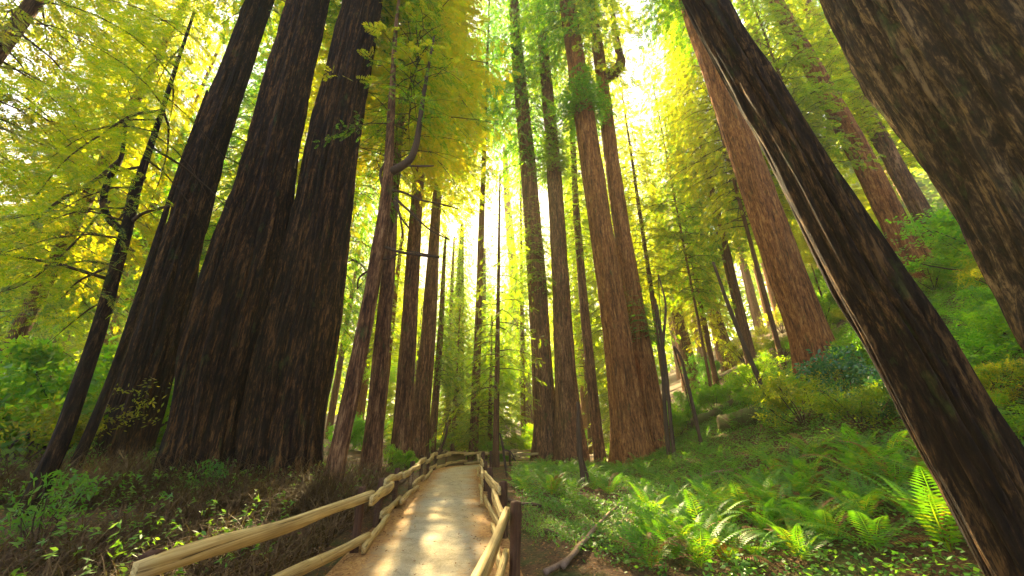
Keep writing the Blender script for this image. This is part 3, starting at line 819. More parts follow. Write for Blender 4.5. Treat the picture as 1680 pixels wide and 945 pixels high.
for i, (px, Y, h, kk, z0, rad, lab) in enumerate(((815, 21, 19, 'finea', 4.0, 3.3, 'young conifer with drooping green branches left of the twin redwood'), (1095, 27, 32, 'goldA', 10, 3.6, 'feathery redwood behind the bare saplings'),
                                  (1015, 31, 36, 'goldA', 6, 4.0, 'feathery redwood seen between the red-brown stems and the twin'), (965, 34, 38, 'tallA', 6, 4.0, 'green redwood behind the slim straight stem'),
                                  (858, 38, 40, 'tallB', 8, 3.6, 'green redwood behind the left stem of the twin redwood'), (1180, 33, 34, 'goldA', 5, 4.0, 'golden feathery redwood left of the sunlit hillside redwood'), (780, 27, 50, 'tallA', 26, 3.8, 'slim tall redwood whose crown hangs over the bright gap'), (1062, 40, 48, 'tallA', 9, 5.0, 'tall green redwood behind the elbow-limbed one'), (1250, 24, 38, 'goldA', 15, 4.0, 'green redwood crossing behind the sunlit hillside redwood'))):
    x = (px - W0 / 2) / F0 * Y * .96; 
    filler('redwood_tree', lab, x, Y, h, .08 + .0045 * h, [(kk, z0, h - z0 + .5, rad)], seed=190 + i); placed.append((x, Y))
def mid_leafy(x, y, k):
    if sun_blocked(x, y, 2.0, 9): return False
    zc = rng.uniform(4, 9)
    filler('leafy_tree', 'yellow-green leafy tree lit from behind among the redwoods', x, y, zc + 1, rng.uniform(.07, .13),
           [(['leafyA', 'leafyB'][k % 2], zc, rng.uniform(3.6, 5.2), rng.uniform(2.2, 3.2)), (['leafyB', 'leafyA'][k % 2], zc * .5, rng.uniform(2.6, 3.6), rng.uniform(1.8, 2.6))], 'leafy trees lit from behind', 'bark', k + 100)
    return True
scatter(10, lambda y: (-1.2 * y, 1.2 * y), (27, 46), 3.0, mid_leafy)

# ------------------------------------------------------------------ fences
def rail_arrays(A, B, h=.17, w=.055, seed=0, n=22):
    A = np.array(A, float); B = np.array(B, float); L = np.linalg.norm(B - A)
    r = np.random.default_rng(seed)
    t = np.linspace(0, 1, n); T = (B - A) / L
    S = np.array([1.0, 0, 0]); U = np.array([0, 1.0, 0])
    prof = np.array([(-.5, -.5), (-.5, .06), (-.38, .10), (-.5, .14), (-.5, .5), (.5, .42), (.5, .05), (.5, -.47), (.2, -.5), (-.2, -.5)])
    ph = r.uniform(0, 6.3, 4)
    wav = .016 * np.sin(t * 5 + ph[0]) + .008 * np.sin(t * 13 + ph[1])
    wh = 1 + .10 * np.sin(t * 7 + ph[2]) + .025 * np.sin(t * 19 + ph[3]); wh *= np.where((t < .02) | (t > .98), .86, 1)
    sw = .012 * np.sin(t * 6 + ph[1])
    V = []
    for i in range(n):
        jit = 1 + .0 * (r.uniform(size=(len(prof), 1)) - .5)
        q = prof * jit
        c = A + (B - A) * t[i] + U * wav[i] + S * sw[i]
        V.append(c + q[:, :1] * w * S + q[:, 1:] * h * wh[i] * U)
    V = np.vstack(V); Fc = grid_faces(n, len(prof), True); m = len(prof)
    c0 = len(V); V = np.vstack([V, A, B]); caps = []
    for j in range(0, m, 2):
        caps.append([c0, (j + 2) % m, j + 1, j]); o = (n - 1) * m; caps.append([c0 + 1, o + j, o + j + 1, o + (j + 2) % m])
    return V, np.vstack([Fc, caps])

def post_arrays(h, w, seed):
    r = np.random.default_rng(seed); zs = np.array([-.3, 0, .2, .45, .65, h - .015, h]); V = []
    prof = np.array([(-.5, -.42), (-.42, -.5), (.1, -.52), (.45, -.47), (.5, -.3), (.48, .4), (.4, .5), (-.1, .5), (-.45, .46), (-.52, .1)])
    for z in zs:
        k = .9 if z == h else 1
        V.append(np.hstack([prof * w * k * (1 + .06 * r.normal(size=(len(prof), 1))), np.full((len(prof), 1), z)]))
    m = len(prof); V = np.vstack(V); Fc = grid_faces(len(zs), m, True); c = len(V); V = np.vstack([V, [0, 0, h + .008]])
    o = (len(zs) - 1) * m
    caps = [[c, o + j, o + j + 1, o + (j + 2) % m] for j in range(0, m, 2)]
    return V, np.vstack([Fc, caps])

def fence(label, posts, zig, group_seed):
    """posts: (x, y, height); rails bolted to alternate faces of the posts, ends overlapping"""
    x0, y0, _ = posts[0]
    b = np.array([x0, y0, hz(x0, y0)])
    th = thing('split_rail_fence', label, 'fence', b)
    r = np.random.default_rng(group_seed)
    for i, (x, y, h) in enumerate(posts):
        z = hz(x, y)
        v, f = post_arrays(h, .11, group_seed + i)
        link('post', mesh_np('post', v, f, M['post'], False), th, (x - b[0], y - b[1], z - b[2]), (r.uniform(-.04, .04), r.uniform(-.04, .04), r.uniform(-.4, .4)))
    for i in range(len(posts) - 1):
        (xa, ya, ha), (xb, yb, hb) = posts[i], posts[i + 1]
        A = np.array([xa, ya]); B = np.array([xb, yb]); T = (B - A) / np.linalg.norm(B - A); N = np.array([T[1], -T[0]]) * zig
        ex = .17 if i % 2 == 0 else .22
        dzr = 0.0 if i % 2 == 0 else -.05
        for lev, (za, zb) in enumerate(((ha - .10, hb - .10), (.20, .20))):
            oa = ob = .10 if i % 2 == 0 else .172
            pa = A - T * ex + N * oa; pb = B + T * ex + N * ob
            za_ = hz(xa, ya) + za + dzr + r.uniform(-.05, .03); zb_ = hz(xb, yb) + zb + dzr + r.uniform(-.05, .03)
            A3 = Vector((pa[0] - b[0], pa[1] - b[1], za_ - b[2])); B3 = Vector((pb[0] - b[0], pb[1] - b[1], zb_ - b[2]))
            v, f = rail_arrays((0, 0, 0), (0, 0, (B3 - A3).length), h=r.uniform(.125, .15) if lev == 0 else r.uniform(.105, .125), seed=group_seed + 50 + i * 2 + lev)
            zax = (B3 - A3).normalized(); sx = zax.cross(Vector((0, 0, 1))).normalized(); ux = sx.cross(zax)
            o = link('rail', mesh_np('rail', v, f, M['rail'], False), th)
            o.matrix_local = Matrix.Translation(A3) @ Matrix((sx, ux, zax)).transposed().to_4x4()
    return th
fence('split rail fence with the long pale top rail left of the path',
      [(-2.56, 3.1, .78), (-2.22, 6.15, .82), (-2.42, 7.6, .78), (-2.62, 9.3, .8), (-2.85, 11.6, .78), (-3.1, 13.9, .8), (-3.36, 16.2, .78), (-3.58, 18.6, .78), (-3.45, 21.2, .78), (-2.75, 23.3, .78), (-1.6, 25.0, .78), (.2, 26.4, .78), (2.6, 27.6, .78)], 1, 500)
fence('split rail fence beside the ferns, along the right edge of the path',
      [(-.25, 1.7, .76), (.03, 5.2, .78), (-.13, 6.9, .8), (-.50, 9.4, .8), (-.74, 11.7, .78), (-.98, 14.0, .8), (-1.22, 16.4, .78), (-1.32, 18.8, .78), (-1.1, 20.9, .78), (-.1, 22.8, .78), (2.2, 24.5, .78)], -1, 600)

# ------------------------------------------------------------------ ferns
def frond_arrays(seed, n=20, arch=.55):
    r = np.random.default_rng(seed)
    a0 = r.uniform(.85, 1.2); dr = arch * r.uniform(1.5, 2.1); sw = r.uniform(-.12, .12)
    def c(t): return np.stack([t * (1 - .12 * t), sw * t * t, a0 * t - dr * t * t * .62], -1)
    t = np.linspace(.10, .98, n); P = c(t); T = np.gradient(P, axis=0); T /= np.linalg.norm(T, axis=1)[:, None]
    Q = []
    for i in range(n):
        S = np.array([-T[i, 1], T[i, 0], 0]); S /= np.linalg.norm(S); U = np.cross(T[i], S)
        l = .16 * math.sin(math.pi * (.12 + .86 * t[i]) ** .8) * r.uniform(.88, 1.1) + .012
        wd = .036
        for s in (-1, 1):
            d = S * s * .95 + T[i] * .38 - U * .18
            b = P[i]
            Q.append([b - T[i] * wd * .45, b + d * l * .55 - T[i] * wd * .4, b + d * l, b + d * l * .5 + T[i] * wd * .45])
    tt = np.linspace(0, 1, 9); RP = c(tt)
    w = np.array([0, .006, 0])
    for i in range(8): Q.append([RP[i] - w, RP[i] + w, RP[i + 1] + w, RP[i + 1] - w])
    return np.array(Q).reshape(-1, 3)
FR = []
for s in range(6):
    V = frond_arrays(700 + s); FR.append(mesh_np('frond', V, quads(V), M['fern']))
def far_fern(seed):
    r = np.random.default_rng(seed); Vs = []
    for k in range(11):
        V = frond_arrays(seed * 7 + k, 12); a = k * 2 * math.pi / 11 + r.uniform(-.25, .25); s = r.uniform(.7, 1.1); e = r.uniform(-.15, .35)
        R = Matrix.Rotation(a, 3, 'Z') @ Matrix.Rotation(-e, 3, 'Y')
        Vs.append((V * s) @ np.array(R).T)
    V = np.vstack(Vs); return mesh_np('fern_fronds', V, quads(V), M['fern'])
FRD = []
for q in range(2):
    V = frond_arrays(720 + q, arch=.75); FRD.append(mesh_np('dry_frond', V, quads(V), M['dry_leaf']))
FARF = [far_fern(s) for s in (3, 5, 8, 9)]
fr = np.random.default_rng(91)
fern_pos = []
def fern_at(x, y, size, label, group, near):
    z = hz(x, y)
    th = thing('sword_fern', label, 'fern', (x, y, z - .02), group, fr.uniform(0, 6.3))
    if near:
        n = fr.integers(10, 15)
        for k in range(n):
            a = k * 2 * math.pi / n + fr.uniform(-.3, .3)
            link('frond', FR[fr.integers(0, 6)] if fr.uniform() > .13 else FRD[fr.integers(0, 2)], th, (0, 0, 0), (fr.uniform(-.2, .2), -fr.uniform(-.1, .55), a), size * fr.uniform(.75, 1.15))
    else:
        link('frond', FARF[fr.integers(0, 4)], th, (0, 0, 0), (0, 0, 0), size)
    fern_pos.append((x, y))
named = [(1560, 905, 1.0, 'bright sword fern arching at the foot of the leaning dark trunk'), (1475, 800, .9, 'sword fern left of the leaning dark trunk, above the brightest one'),
         (1440, 905, .8, 'sword fern low in the right corner, left of the brightest one'), (905, 812, .85, 'sword fern with pale tips nearest the right fence'),
         (1000, 812, .8, 'sword fern behind the fallen branches'), (1255, 850, .95, 'broad sword fern in the middle of the fern bed')]
for px, py, s, lab in named:
    p = hit(px, py); fern_at(p[0], p[1], s, lab, None, True)
k = 0
for _ in range(6000):
    if k >= 260: break
    px = fr.uniform(850, 1600); py = fr.uniform(745, 935)
    p = hit(px, py)
    if p[1] > 24 or p[1] < 4.2: continue
    if p[0] < .8 and p[1] < 9: continue
    if px < 1060 and py > 818: continue
    if min(math.hypot(p[0] - a, p[1] - b) for a, b in fern_pos) < (.45 if p[1] < 9 else .8): continue
    if min(math.hypot(p[0] - m[0], p[1] - m[1]) for m in (b4, b5)) < 1.2: continue
    near = p[1] < 9
    fern_at(p[0], p[1], fr.uniform(.42, .9), 'green sword fern among others in the fern bed right of the path' if near else 'small green sword fern in the farther part of the fern bed',
            'ferns in the near fern bed' if near else 'ferns in the far fern bed', near)
    k += 1
k = 0
for _ in range(4000):
    if k >= 60: break
    px = fr.uniform(1080, 1680); py = fr.uniform(430, 745); p = hit(px, py)
    if p[1] > 26 or min(math.hypot(p[0] - a, p[1] - b) for a, b in fern_pos) < 1.1: continue
    if min(math.hypot(p[0] - m[0], p[1] - m[1]) for m in (b4, b5)) < 1.6: continue
    fern_at(p[0], p[1], fr.uniform(.7, 1.2), 'fern growing on the sloping hillside above the fern bed', 'ferns on the hillside', False); k += 1

# ------------------------------------------------------------------ shrubs
SH = {}
def shrub_mesh(key, seed, mat, n, size, tmpl, rz=.8):
    SH[key] = leafy_mesh(key, seed, n, 1, 1, rz, rz * .8, mat, size, tmpl, 10, .018)
shrub_mesh('bushA', 41, M['bush_leaf'], 1500, .16, CLU); shrub_mesh('bushB', 42, M['bush_leaf'], 1500, .17, CLU2)
shrub_mesh('salal', 43, M['salal'], 420, .20, CLU, .6); shrub_mesh('goldbush', 44, M['gold_leaf'], 1300, .13, CLU2, .7)
shrub_mesh('herb', 45, M['cover'], 420, .15, CLU, .5)
shrub_mesh('sprout', 46, M['cover'], 150, .22, cluster_template(6, 21, .6, .16, .7), .8)
def shrub(label, key, x, y, s, group=None, rz=0.0, name='shrub'):
    th = thing(name, label, 'shrub', (x, y, hz(x, y) - .03), group, rz)
    s3 = s if hasattr(s, '__len__') else (s, s, s)
    o = link('foliage', SH[key][0], th, None, None, s3); link('stem', SH[key][1], th, None, None, s3)
    return th
sr = np.random.default_rng(55)
p = hit(1400, 668); shrub('glossy blue-green shrub at the foot of the sunlit hillside redwood', 'salal', p[0], p[1], (1.5, 1.2, 1.6))
p = hit(1455, 690); shrub('glossy blue-green shrub close to the leaning dark trunk', 'salal', p[0], p[1], (1.0, .9, 1.2), None, 1.2)
p = hit(1320, 700); shrub('golden sunlit shrub on the slope below the glossy one', 'goldbush', p[0], p[1], (1.3, 1.2, 1.3))
p = hit(1420, 715); shrub('golden sunlit shrub beside the leaning dark trunk', 'goldbush', p[0], p[1], (1.1, 1, 1.0), None, 2)
p = hit(1100, 880); shrub('low leafy green plant among the near ferns', 'herb', p[0], p[1], (.9, .8, .9))
p = hit(905, 752); shrub('dark shrub with pale twigs at the foot of the twin redwood', 'bushB', p[0], p[1] - .9, (1.3, 1, 2.0))
for i, (px, py, s) in enumerate([(815, 760, 1.0), (850, 752, 1.3), (725, 742, 1.2), (690, 752, 1.0), (770, 735, 1.6), (1115, 715, 1.2), (655, 775, .8), (1180, 680, 1.3), (1240, 640, 1.5), (1010, 752, .8), (1150, 690, 1.0), (1128, 672, 1.2), (1160, 660, 1.2)]):
    p = hit(px, py); shrub('green leafy shrub in the undergrowth around the far path end and hillside foot', ['bushA', 'bushB'][i % 2], p[0], p[1], s, 'undergrowth shrubs in the middle distance', i)
for px, py, q, lab in ((432, 790, .55, 'leafy sprout between the middle and rightmost giants'), (245, 790, .5, 'leafy sprout at the foot of the leftmost giant'), (330, 830, .5, 'leafy sprout before the middle giant'),
                       (515, 808, .4, 'leafy sprout before the rightmost giant'), (120, 800, .6, 'leafy sprout between the slender stems'), (60, 905, .5, 'leafy sprout in the lower left corner')):
    p = hit(px, py); shrub(lab, 'sprout', p[0], p[1], (q, q, q * 1.6), None, px, 'sprout')
for i, (px, py, q) in enumerate(((1600, 600, .6), (1640, 660, .6), (1575, 560, .7), (1660, 720, .5), (1615, 690, .5), (1655, 615, .7))):
    p = hit(px, py); shrub('leafy shrub on the near slope right of the leaning dark trunk', ['bushA', 'goldbush', 'herb'][i % 3], p[0], p[1], (q, q, q), 'shrubs on the near right slope', i * 1.1)
k = 0
for _ in range(800):
    if k >= 22: break
    px = sr.uniform(1240, 1680); py = sr.uniform(430, 690); p = hit(px, py)
    if p[1] > 24 or min(math.hypot(p[0] - a, p[1] - b) for a, b in placed) < 1.5: continue
    if math.hypot(p[0] - b5[0], p[1] - b5[1]) < 2.6 or math.hypot(p[0] - b4[0], p[1] - b4[1]) < 1.3: continue
    q = sr.uniform(.6, 1.2)
    shrub('green shrub on the steep hillside between the right trunks', ['bushA', 'herb', 'bushB', 'goldbush'][k % 4], p[0], p[1], (q, q, q * sr.uniform(.7, 1.1)), 'shrubs on the steep hillside', k * 1.9)
    placed.append((p[0], p[1])); k += 1
def left_bush(x, y, k):
    s = rng.uniform(1.6, 3.0)
    shrub('bright green bush in the sunlit thicket at the far left', ['bushA', 'bushB', 'goldbush'][k % 3], x, y, (s, s, s * rng.uniform(.8, 1.3)), 'bushes in the left thicket', k * 1.3); return True
scatter(24, lambda y: (-1.7 * y, -.75 * y), (9.5, 24), 1.6, left_bush)
def far_bush(x, y, k):
    s = rng.uniform(1.3, 2.6)
    shrub('bush in the hazy understory between the middle trunks', ['bushA', 'goldbush', 'bushB'][k % 3], x, y, (s, s, s * rng.uniform(.8, 1.5)), 'understory bushes in the haze', k * 1.7); return True
scatter(40, lambda y: (-.5 * y, 1.25 * y), (24, 48), 2.0, far_bush)
k = 0
for _ in range(600):
    if k >= 16: break
    p = hit(sr.uniform(1440, 1660), sr.uniform(300, 450))
    if p[1] > 70 or min(math.hypot(p[0] - a, p[1] - b) for a, b in placed) < 1.6: continue
    q = sr.uniform(1.2, 2.4)
    shrub('hillside shrub high behind the thick hillside redwood', ['bushA', 'goldbush', 'bushB'][k % 3], p[0], p[1], (q, q, q * .8), 'shrubs high on the hillside', k * 1.9)
    placed.append((p[0], p[1])); k += 1

# ------------------------------------------------------------------ fallen wood
def fallen(label, pts, w, mat, name='fallen_branch', cat='branch', lift=.03, n=24, segs=8, taper=.6, arch=0.0):
    P = []
    for px, py in pts:
        q = hit(px, py); P.append(q)
    P = catmull(P, n)
    P[:, 2] = height(P[:, 0], P[:, 1]) + lift + arch * np.sin(np.linspace(0, math.pi, n))
    b = P[0].copy(); v, f = tube_arrays(P - b, w * np.linspace(1, taper, n), segs, .25, len(label))
    o = link(name, mesh_np(name, v, f, M[mat], True), None, b)
    tag(o, label, cat); return o
fallen('long curved bare branch lying by the right fence, its upper end bent', [(895, 948), (925, 930), (948, 905), (958, 885), (957, 872)], .035, 'pale_wood', lift=.05)
fallen('long straight bare branch reaching back into the leafy plants', [(925, 945), (945, 920), (985, 868), (1010, 842), (1037, 821)], .035, 'pale_wood', lift=.09)
fallen('short dark stick on the litter near the right fence', [(893, 875), (915, 882), (938, 890)], .035, 'twig', lift=.03)
fallen('dark fallen limb under the ferns, meeting the right fence', [(830, 826), (860, 834), (888, 839)], .05, 'twig', lift=.08)
fallen('thin brown stick behind the short dark one', [(920, 868), (935, 874), (948, 882)], .02, 'pale_wood')
fallen('pale stick lying among the far ferns', [(1140, 792), (1175, 780), (1222, 771)], .05, 'pale_wood', lift=.07)
fallen('slim dark stick in the middle of the fern bed', [(1265, 822), (1290, 810), (1315, 797)], .025, 'twig', lift=.08)
fallen('large mossy log lying up the slope right of the saplings', [(1135, 706), (1190, 680), (1255, 645)], .32, 'moss_log', 'fallen_log', 'log', .2, segs=14, taper=.75)
fallen('dark fallen log end in the hollow below the mossy one', [(1190, 708), (1225, 700), (1250, 692)], .34, 'moss_log', 'fallen_log', 'log', .25, segs=14, taper=.95)
fallen('grey log lying behind the left fence posts', [(628, 812), (645, 800), (662, 793)], .09, 'pale_wood', 'fallen_log', 'log', .10, segs=10, taper=.9)
fallen('fallen branch along the bottom left corner', [(25, 945), (80, 925), (130, 905)], .04, 'moss_log', lift=.06)
fallen('pale log on the hillside beside the enormous trunk', [(1560, 470), (1580, 462), (1600, 452)], .12, 'pale_wood', 'fallen_log', 'log', .10, segs=10, taper=.9)

# bare saplings: upright sticks
def sapling(label, pts, mat='twig', branches=()):
    b = hit(pts[0][0], pts[0][1]); th = thing('bare_sapling', label, 'sapling', b)
    limb_px(th, b, [(pts[0][0], pts[0][1] + 6, pts[0][2])] + list(pts), name='stem', mat=M[mat], n=26, segs=7, rough=.2)
    for q in branches: limb_px(th, b, q, n=12, segs=5, mat=M[mat])
sapling('thin bare sapling right of the red-brown redwood', [(1098, 752, 8), (1092, 690, 7), (1088, 620, 6), (1088, 560, 5), (1092, 500, 3.5), (1080, 450, 2)], 'twig', [[(1088, 600, 4), (1078, 540, 3), (1076, 490, 2)]])
sapling('second thin bare sapling, against the red-brown redwood', [(1107, 757, 7), (1100, 690, 6), (1092, 600, 5), (1078, 500, 3)])
sapling('dark snapped stick standing before the mossy log', [(1152, 735, 6), (1142, 690, 6), (1128, 630, 5.5), (1118, 590, 4.5), (1106, 568, 3.5)])
sapling('dead forked stem standing in the ferns in front of the twin redwood', [(957, 800, 8), (955, 770, 9), (951, 740, 10), (949, 700, 8), (948, 660, 5)], 'twig', [[(951, 742, 5), (962, 775, 5), (970, 805, 4)]])
sapling('crooked bare twig left of the dark shrub', [(832, 782, 4), (827, 750, 4), (826, 735, 3.5), (820, 710, 2.5)], 'twig', [[(827, 738, 3), (838, 742, 2.5), (846, 756, 2)]])
sapling('thin slanted sapling left of the far path end', [(712, 762, 5), (722, 740, 5), (732, 712, 4), (736, 680, 3)])
sapling('thin leaning stem on the hillside left of the sunlit redwood', [(1256, 652, 9), (1240, 610, 8), (1218, 560, 7), (1195, 500, 6), (1170, 430, 4)], 'bark' if False else 'twig')

# ------------------------------------------------------------------ ground cover (uncountable)
gr = np.random.default_rng(5)
def cover_points(n, xr, yr, cond):
    x = gr.uniform(*xr, n); y = gr.uniform(*yr, n)
    d, s = path_dist(x, y)
    k = cond(x, y, d, s); x, y = x[k], y[k]
    return np.stack([x, y, height(x, y)], -1)
def stuff(name, label, V, mat):
    o = link(name, mesh_np(name, V, quads(V), mat)); tag(o, label, None, kind='stuff'); return o
def rand_dirs(n, zmean, zs=.25):
    a = gr.uniform(0, 2 * math.pi, n); return np.stack([np.cos(a), np.sin(a), gr.normal(zmean, zs, n)], -1)
# herbs of the right bank
P = cover_points(44000, (0, 24), (3.8, 21), lambda x, y, d, s: (d > 1.75) & (x > -.6) & (x < 5 + 1.25 * y) & (fbm(x * .9, y * .9, 0 * x, 3) > .38 - .2 * sstep(3.5, 6, x)) & (gr.uniform(size=len(x)) < sstep(-.35, .5, (x - .55) / 1.2 + (y - 6.2) / 2.2 + 2.2 * (fbm(x * 1.6, y * 1.6, 0 * x, 71) - .5))))
P[:, 2] += gr.uniform(.02, .22, len(P))
up = np.tile([0, 0, 1.0], (len(P), 1)) + gr.normal(0, .35, (len(P), 3))
V = place(cluster_template(5, 8, .55, .32, .6), P, rand_dirs(len(P), 0), up, gr.uniform(.08, .17, len(P)))
stuff('ground_herbs', 'low leafy green herbs carpeting the bank right of the path', V, M['cover'])
P = cover_points(11000, (-.2, 3.4), (5.4, 12), lambda x, y, d, s: (d > 1.35) & (((x - 1.3) / 1.5) ** 2 + ((y - 8.4) / 2.5) ** 2 + 1.6 * (fbm(x * 1.4, y * 1.4, 0 * x, 33) - .5) + gr.uniform(-.25, .25, len(x)) < .75))
P[:, 2] += gr.uniform(.01, .08, len(P))
V = place(cluster_template(4, 9, .6, .5, .5), P, rand_dirs(len(P), 0), np.tile([0, 0, 1.0], (len(P), 1)) + gr.normal(0, .2, (len(P), 3)), gr.uniform(.03, .06, len(P)))
stuff('clover_patch', 'bright green clover patch beside the right fence', V, M['cover'])
# leaf litter
P = cover_points(34000, (-9, 12), (2.2, 19), lambda x, y, d, s: (x < 3 + .8 * y) & (x > -1.0 * y - 2) & ((d > 1.2) | (gr.uniform(size=len(x)) < .12 + .88 * sstep(.45, 1.15, d))))
P[:, 2] += gr.uniform(.008, .03, len(P))
V = place(kites([((0, 0, 0), (1, 0, .1), (0, .15, 1), 1.0, .34), ((-.3, .5, 0), (.2, 1, .2), (.3, 0, 1), .8, .25)]), P, rand_dirs(len(P), 0, .15), np.tile([0, 0, 1.0], (len(P), 1)) + gr.normal(0, .25, (len(P), 3)), gr.uniform(.03, .075, len(P)))
stuff('leaf_litter', 'dry brown leaves and needles scattered over the forest floor', V, M['dry_leaf'])
# tangle of dry stalks and blades on the left bank
def blades(P, L, mat, name, label, wid=.012, lean=.6):
    n = len(P); a = gr.uniform(0, 2 * math.pi, n); ln = gr.uniform(.2, lean, n) * 2
    D = np.stack([np.cos(a), np.sin(a), 0 * a], -1); S = np.stack([-np.sin(a), np.cos(a), 0 * a], -1)
    Q = []; t = np.array([0, .4, .75, 1.0]); Wd = wid * np.array([1, .8, .5, .12])
    pts = [P + (D * (ln * L * tt ** 1.6)[:, None]) + np.stack([0 * L, 0 * L, L * (tt - .35 * ln * tt ** 2)], -1) for tt in t]
    for i in range(3):
        Q.append(np.stack([pts[i] - S * Wd[i], pts[i] + S * Wd[i], pts[i + 1] + S * Wd[i + 1], pts[i + 1] - S * Wd[i + 1]], 1))
    V = np.stack(Q, 1).reshape(-1, 3)
    stuff(name, label, V, mat)
Pb = cover_points(30000, (-11, -2.4), (2.0, 11.5), lambda x, y, d, s: (d > 1.55) & (x < -1.4) & (x > -1.35 * y - 1) & (fbm(x * 1.1, y * 1.1, 0 * x, 13) > .38))
blades(Pb, gr.uniform(.15, .55, len(Pb)) * (1 + 1.2 * sstep(5, 9, Pb[:, 1])), M['dry_blade'], 'dry_undergrowth', 'tangle of dry stalks and grass on the bank left of the fence', .009, .9)
P = cover_points(2600, (-11, -2.6), (2.2, 11.5), lambda x, y, d, s: (d > 1.7) & (x < -1.4) & (fbm(x * .8, y * .8, 0 * x, 19) > .50))
P[:, 2] += gr.uniform(.1, .6, len(P))
V = place(cluster_template(5, 10, .7, .2, .7), P, rand_dirs(len(P), -.1), np.tile([0, 0, 1.0], (len(P), 1)) + gr.normal(0, .5, (len(P), 3)), gr.uniform(.07, .16, len(P)))
stuff('bank_herbs', 'sparse green sprouts in the dry tangle left of the fence', V, M['cover'])

# far forest wall
def far_wood():
    r = np.random.default_rng(66); Ps = []
    for i in range(150):
        az = r.uniform(-1.0, 1.0); d = r.uniform(85, 150)
        x, y = d * math.sin(az), d * math.cos(az)
        if abs(az - SUN_AZ) < .06: continue
        H = r.uniform(20, 38); n = 250
        u = r.uniform(0, 1, n) ** .8; a = r.uniform(0, 6.3, n); rad = (5.5 * (1 - u) ** .7 + .5) * r.uniform(.4, 1, n)
        Ps.append(np.stack([x + rad * np.cos(a), y + rad * np.sin(a), hz(x, y) + u * H], -1))
    P = np.vstack(Ps); n = len(P)
    fw = r.normal(0, 1, (n, 3)); fw[:, 2] -= .3
    V = place(cluster_template(3, 12, 1.2, .5, .9), P, fw, np.tile([0, 0, 1.0], (n, 1)) + r.normal(0, .5, (n, 3)), r.uniform(.9, 1.6, n))
    stuff('far_wood', 'far hazy wood closing the view behind the redwoods', V, M['gold_leaf'])
far_wood()

# ------------------------------------------------------------------ tell alike things apart
ORD = ['first', 'second', 'third', 'fourth', 'fifth', 'sixth', 'seventh', 'eighth', 'ninth', 'tenth', 'eleventh', 'twelfth', 'thirteenth', 'fourteenth', 'fifteenth', 'sixteenth', 'seventeenth', 'eighteenth', 'nineteenth', 'twentieth']
def relabel(group, what, sectors):
    bins = {}
    for o in scene.objects:
        if o.parent is None and o.get('group') == group:
            px = W0 / 2 + F0 * o.location.x / (o.location.y * math.cos(PITCH) + (o.location.z - 1.6) * math.sin(PITCH))
            for lim, txt in sectors:
                if px < lim: break
            bins.setdefault(txt, []).append((px, o))
    for txt, L in bins.items():
        L.sort(key=lambda q: q[0])
        for i, (px, o) in enumerate(L):
            if len(L) == 1: o['label'] = what + ' ' + txt
            elif i == len(L) - 1: o['label'] = f'{what} {txt}, rightmost of several'
            else: o['label'] = f"{what} {txt}, {ORD[i] if i < 20 else 'last'} from the left"
SEC = [(200, 'at the left edge'), (540, 'behind the three giants'), (730, 'between giants and path end'), (860, 'beyond the path end'), (1000, 'behind the twin redwood'),
       (1110, 'behind the red-brown redwoods'), (1350, 'left of the hillside redwood'), (9999, 'between the dark right trunks')]
relabel('distant redwoods in the haze', 'hazy distant redwood', SEC)
relabel('young redwoods behind the left giants', 'sunlit young redwood', SEC)
relabel('young redwoods on the hillside', 'slim leafy redwood', SEC)
relabel('leafy trees lit from behind', 'yellow-green broadleaf tree', SEC)
relabel('understory bushes in the haze', 'hazy understory bush', SEC)
relabel('undergrowth shrubs in the middle distance', 'green undergrowth shrub', SEC)
relabel('shrubs on the near right slope', 'leafy shrub', [(9999, 'on the near slope right of the leaning trunk')])
relabel('shrubs high on the hillside', 'high hillside shrub', [(1560, 'behind the thick hillside redwood'), (9999, 'beside the enormous trunk')])
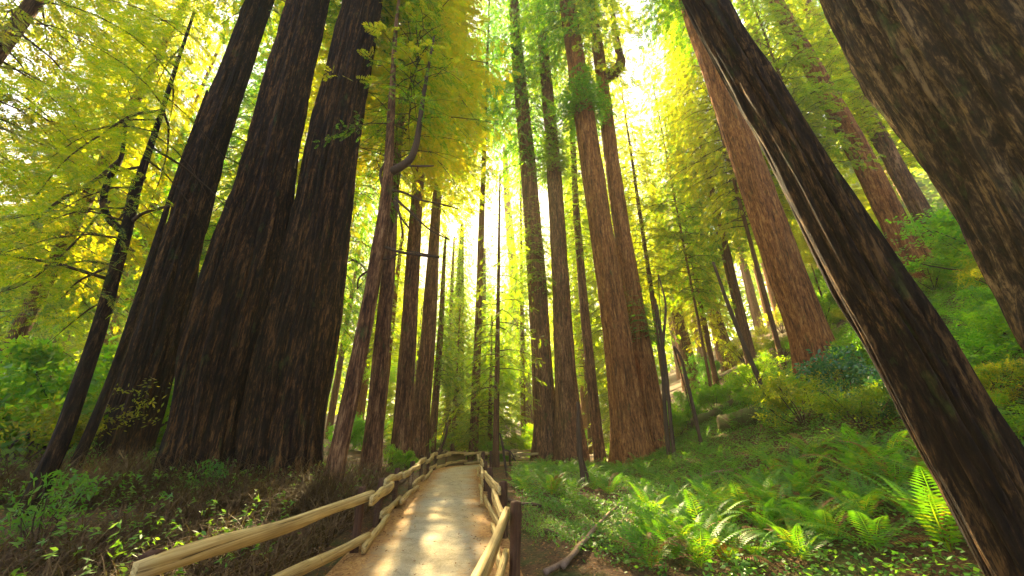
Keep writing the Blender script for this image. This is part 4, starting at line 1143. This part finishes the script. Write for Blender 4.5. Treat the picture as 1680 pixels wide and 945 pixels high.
relabel('bushes in the left thicket', 'bright thicket bush', [(0, 'cut by the left edge'), (120, 'left of the slender tree'), (240, 'behind the slender tree'), (9999, 'behind the leftmost giant')])
FSEC = [(950, 'near the right fence'), (1050, 'behind the fallen branches'), (1150, 'left in the fern bed'), (1200, 'left of the middle of the fern bed'), (1260, 'at the middle of the fern bed'), (1330, 'right of the middle of the fern bed'), (1400, 'right in the fern bed'), (1480, 'farther right in the fern bed'), (9999, 'close to the leaning dark trunk')]
relabel('ferns in the near fern bed', 'sword fern', FSEC)
relabel('ferns in the far fern bed', 'small distant sword fern', [(900, 'before the twin redwood'), (960, 'before the slim stem'), (1020, 'left before the red-brown redwoods'), (1070, 'right before the red-brown redwoods'), (1120, 'before the bare saplings'), (1200, 'before the mossy log'), (1320, 'below the golden shrub'), (9999, 'behind the leaning trunk')])
relabel('ferns on the hillside', 'hillside fern', [(1180, 'beside the bare saplings'), (1260, 'around the mossy log'), (1360, 'below the sunlit redwood'), (1460, 'left of the leaning trunk'), (1560, 'between the dark trunks'), (9999, 'below the enormous trunk')])
relabel('shrubs on the steep hillside', 'hillside shrub', [(1330, 'left of the sunlit redwood'), (1430, 'right of the sunlit redwood'), (1540, 'between the dark trunks'), (9999, 'below the enormous trunk')])

# ------------------------------------------------------------------ haze
def haze():
    x0, x1, y0, y1, z0, z1 = -262, 262, -62, 332, -3, 90
    V = np.array([(x, y, z) for x in (x0, x1) for y in (y0, y1) for z in (z0, z1)], float)
    Fc = np.array([[0, 1, 3, 2], [4, 6, 7, 5], [0, 4, 5, 1], [2, 3, 7, 6], [0, 2, 6, 4], [1, 5, 7, 3]])
    m, nt, nd, lk, out = new_mat('haze')
    v = nd.new('ShaderNodeVolumePrincipled'); v.inputs['Color'].default_value = (1.0, .90, .58, 1)
    v.inputs['Density'].default_value = .0015; v.inputs['Anisotropy'].default_value = .55
    lk.new(v.outputs[0], out.inputs['Volume'])
    o = link('haze', mesh_np('haze', V, Fc, m)); tag(o, 'golden sunlit haze hanging in the forest', None, kind='stuff')
haze()
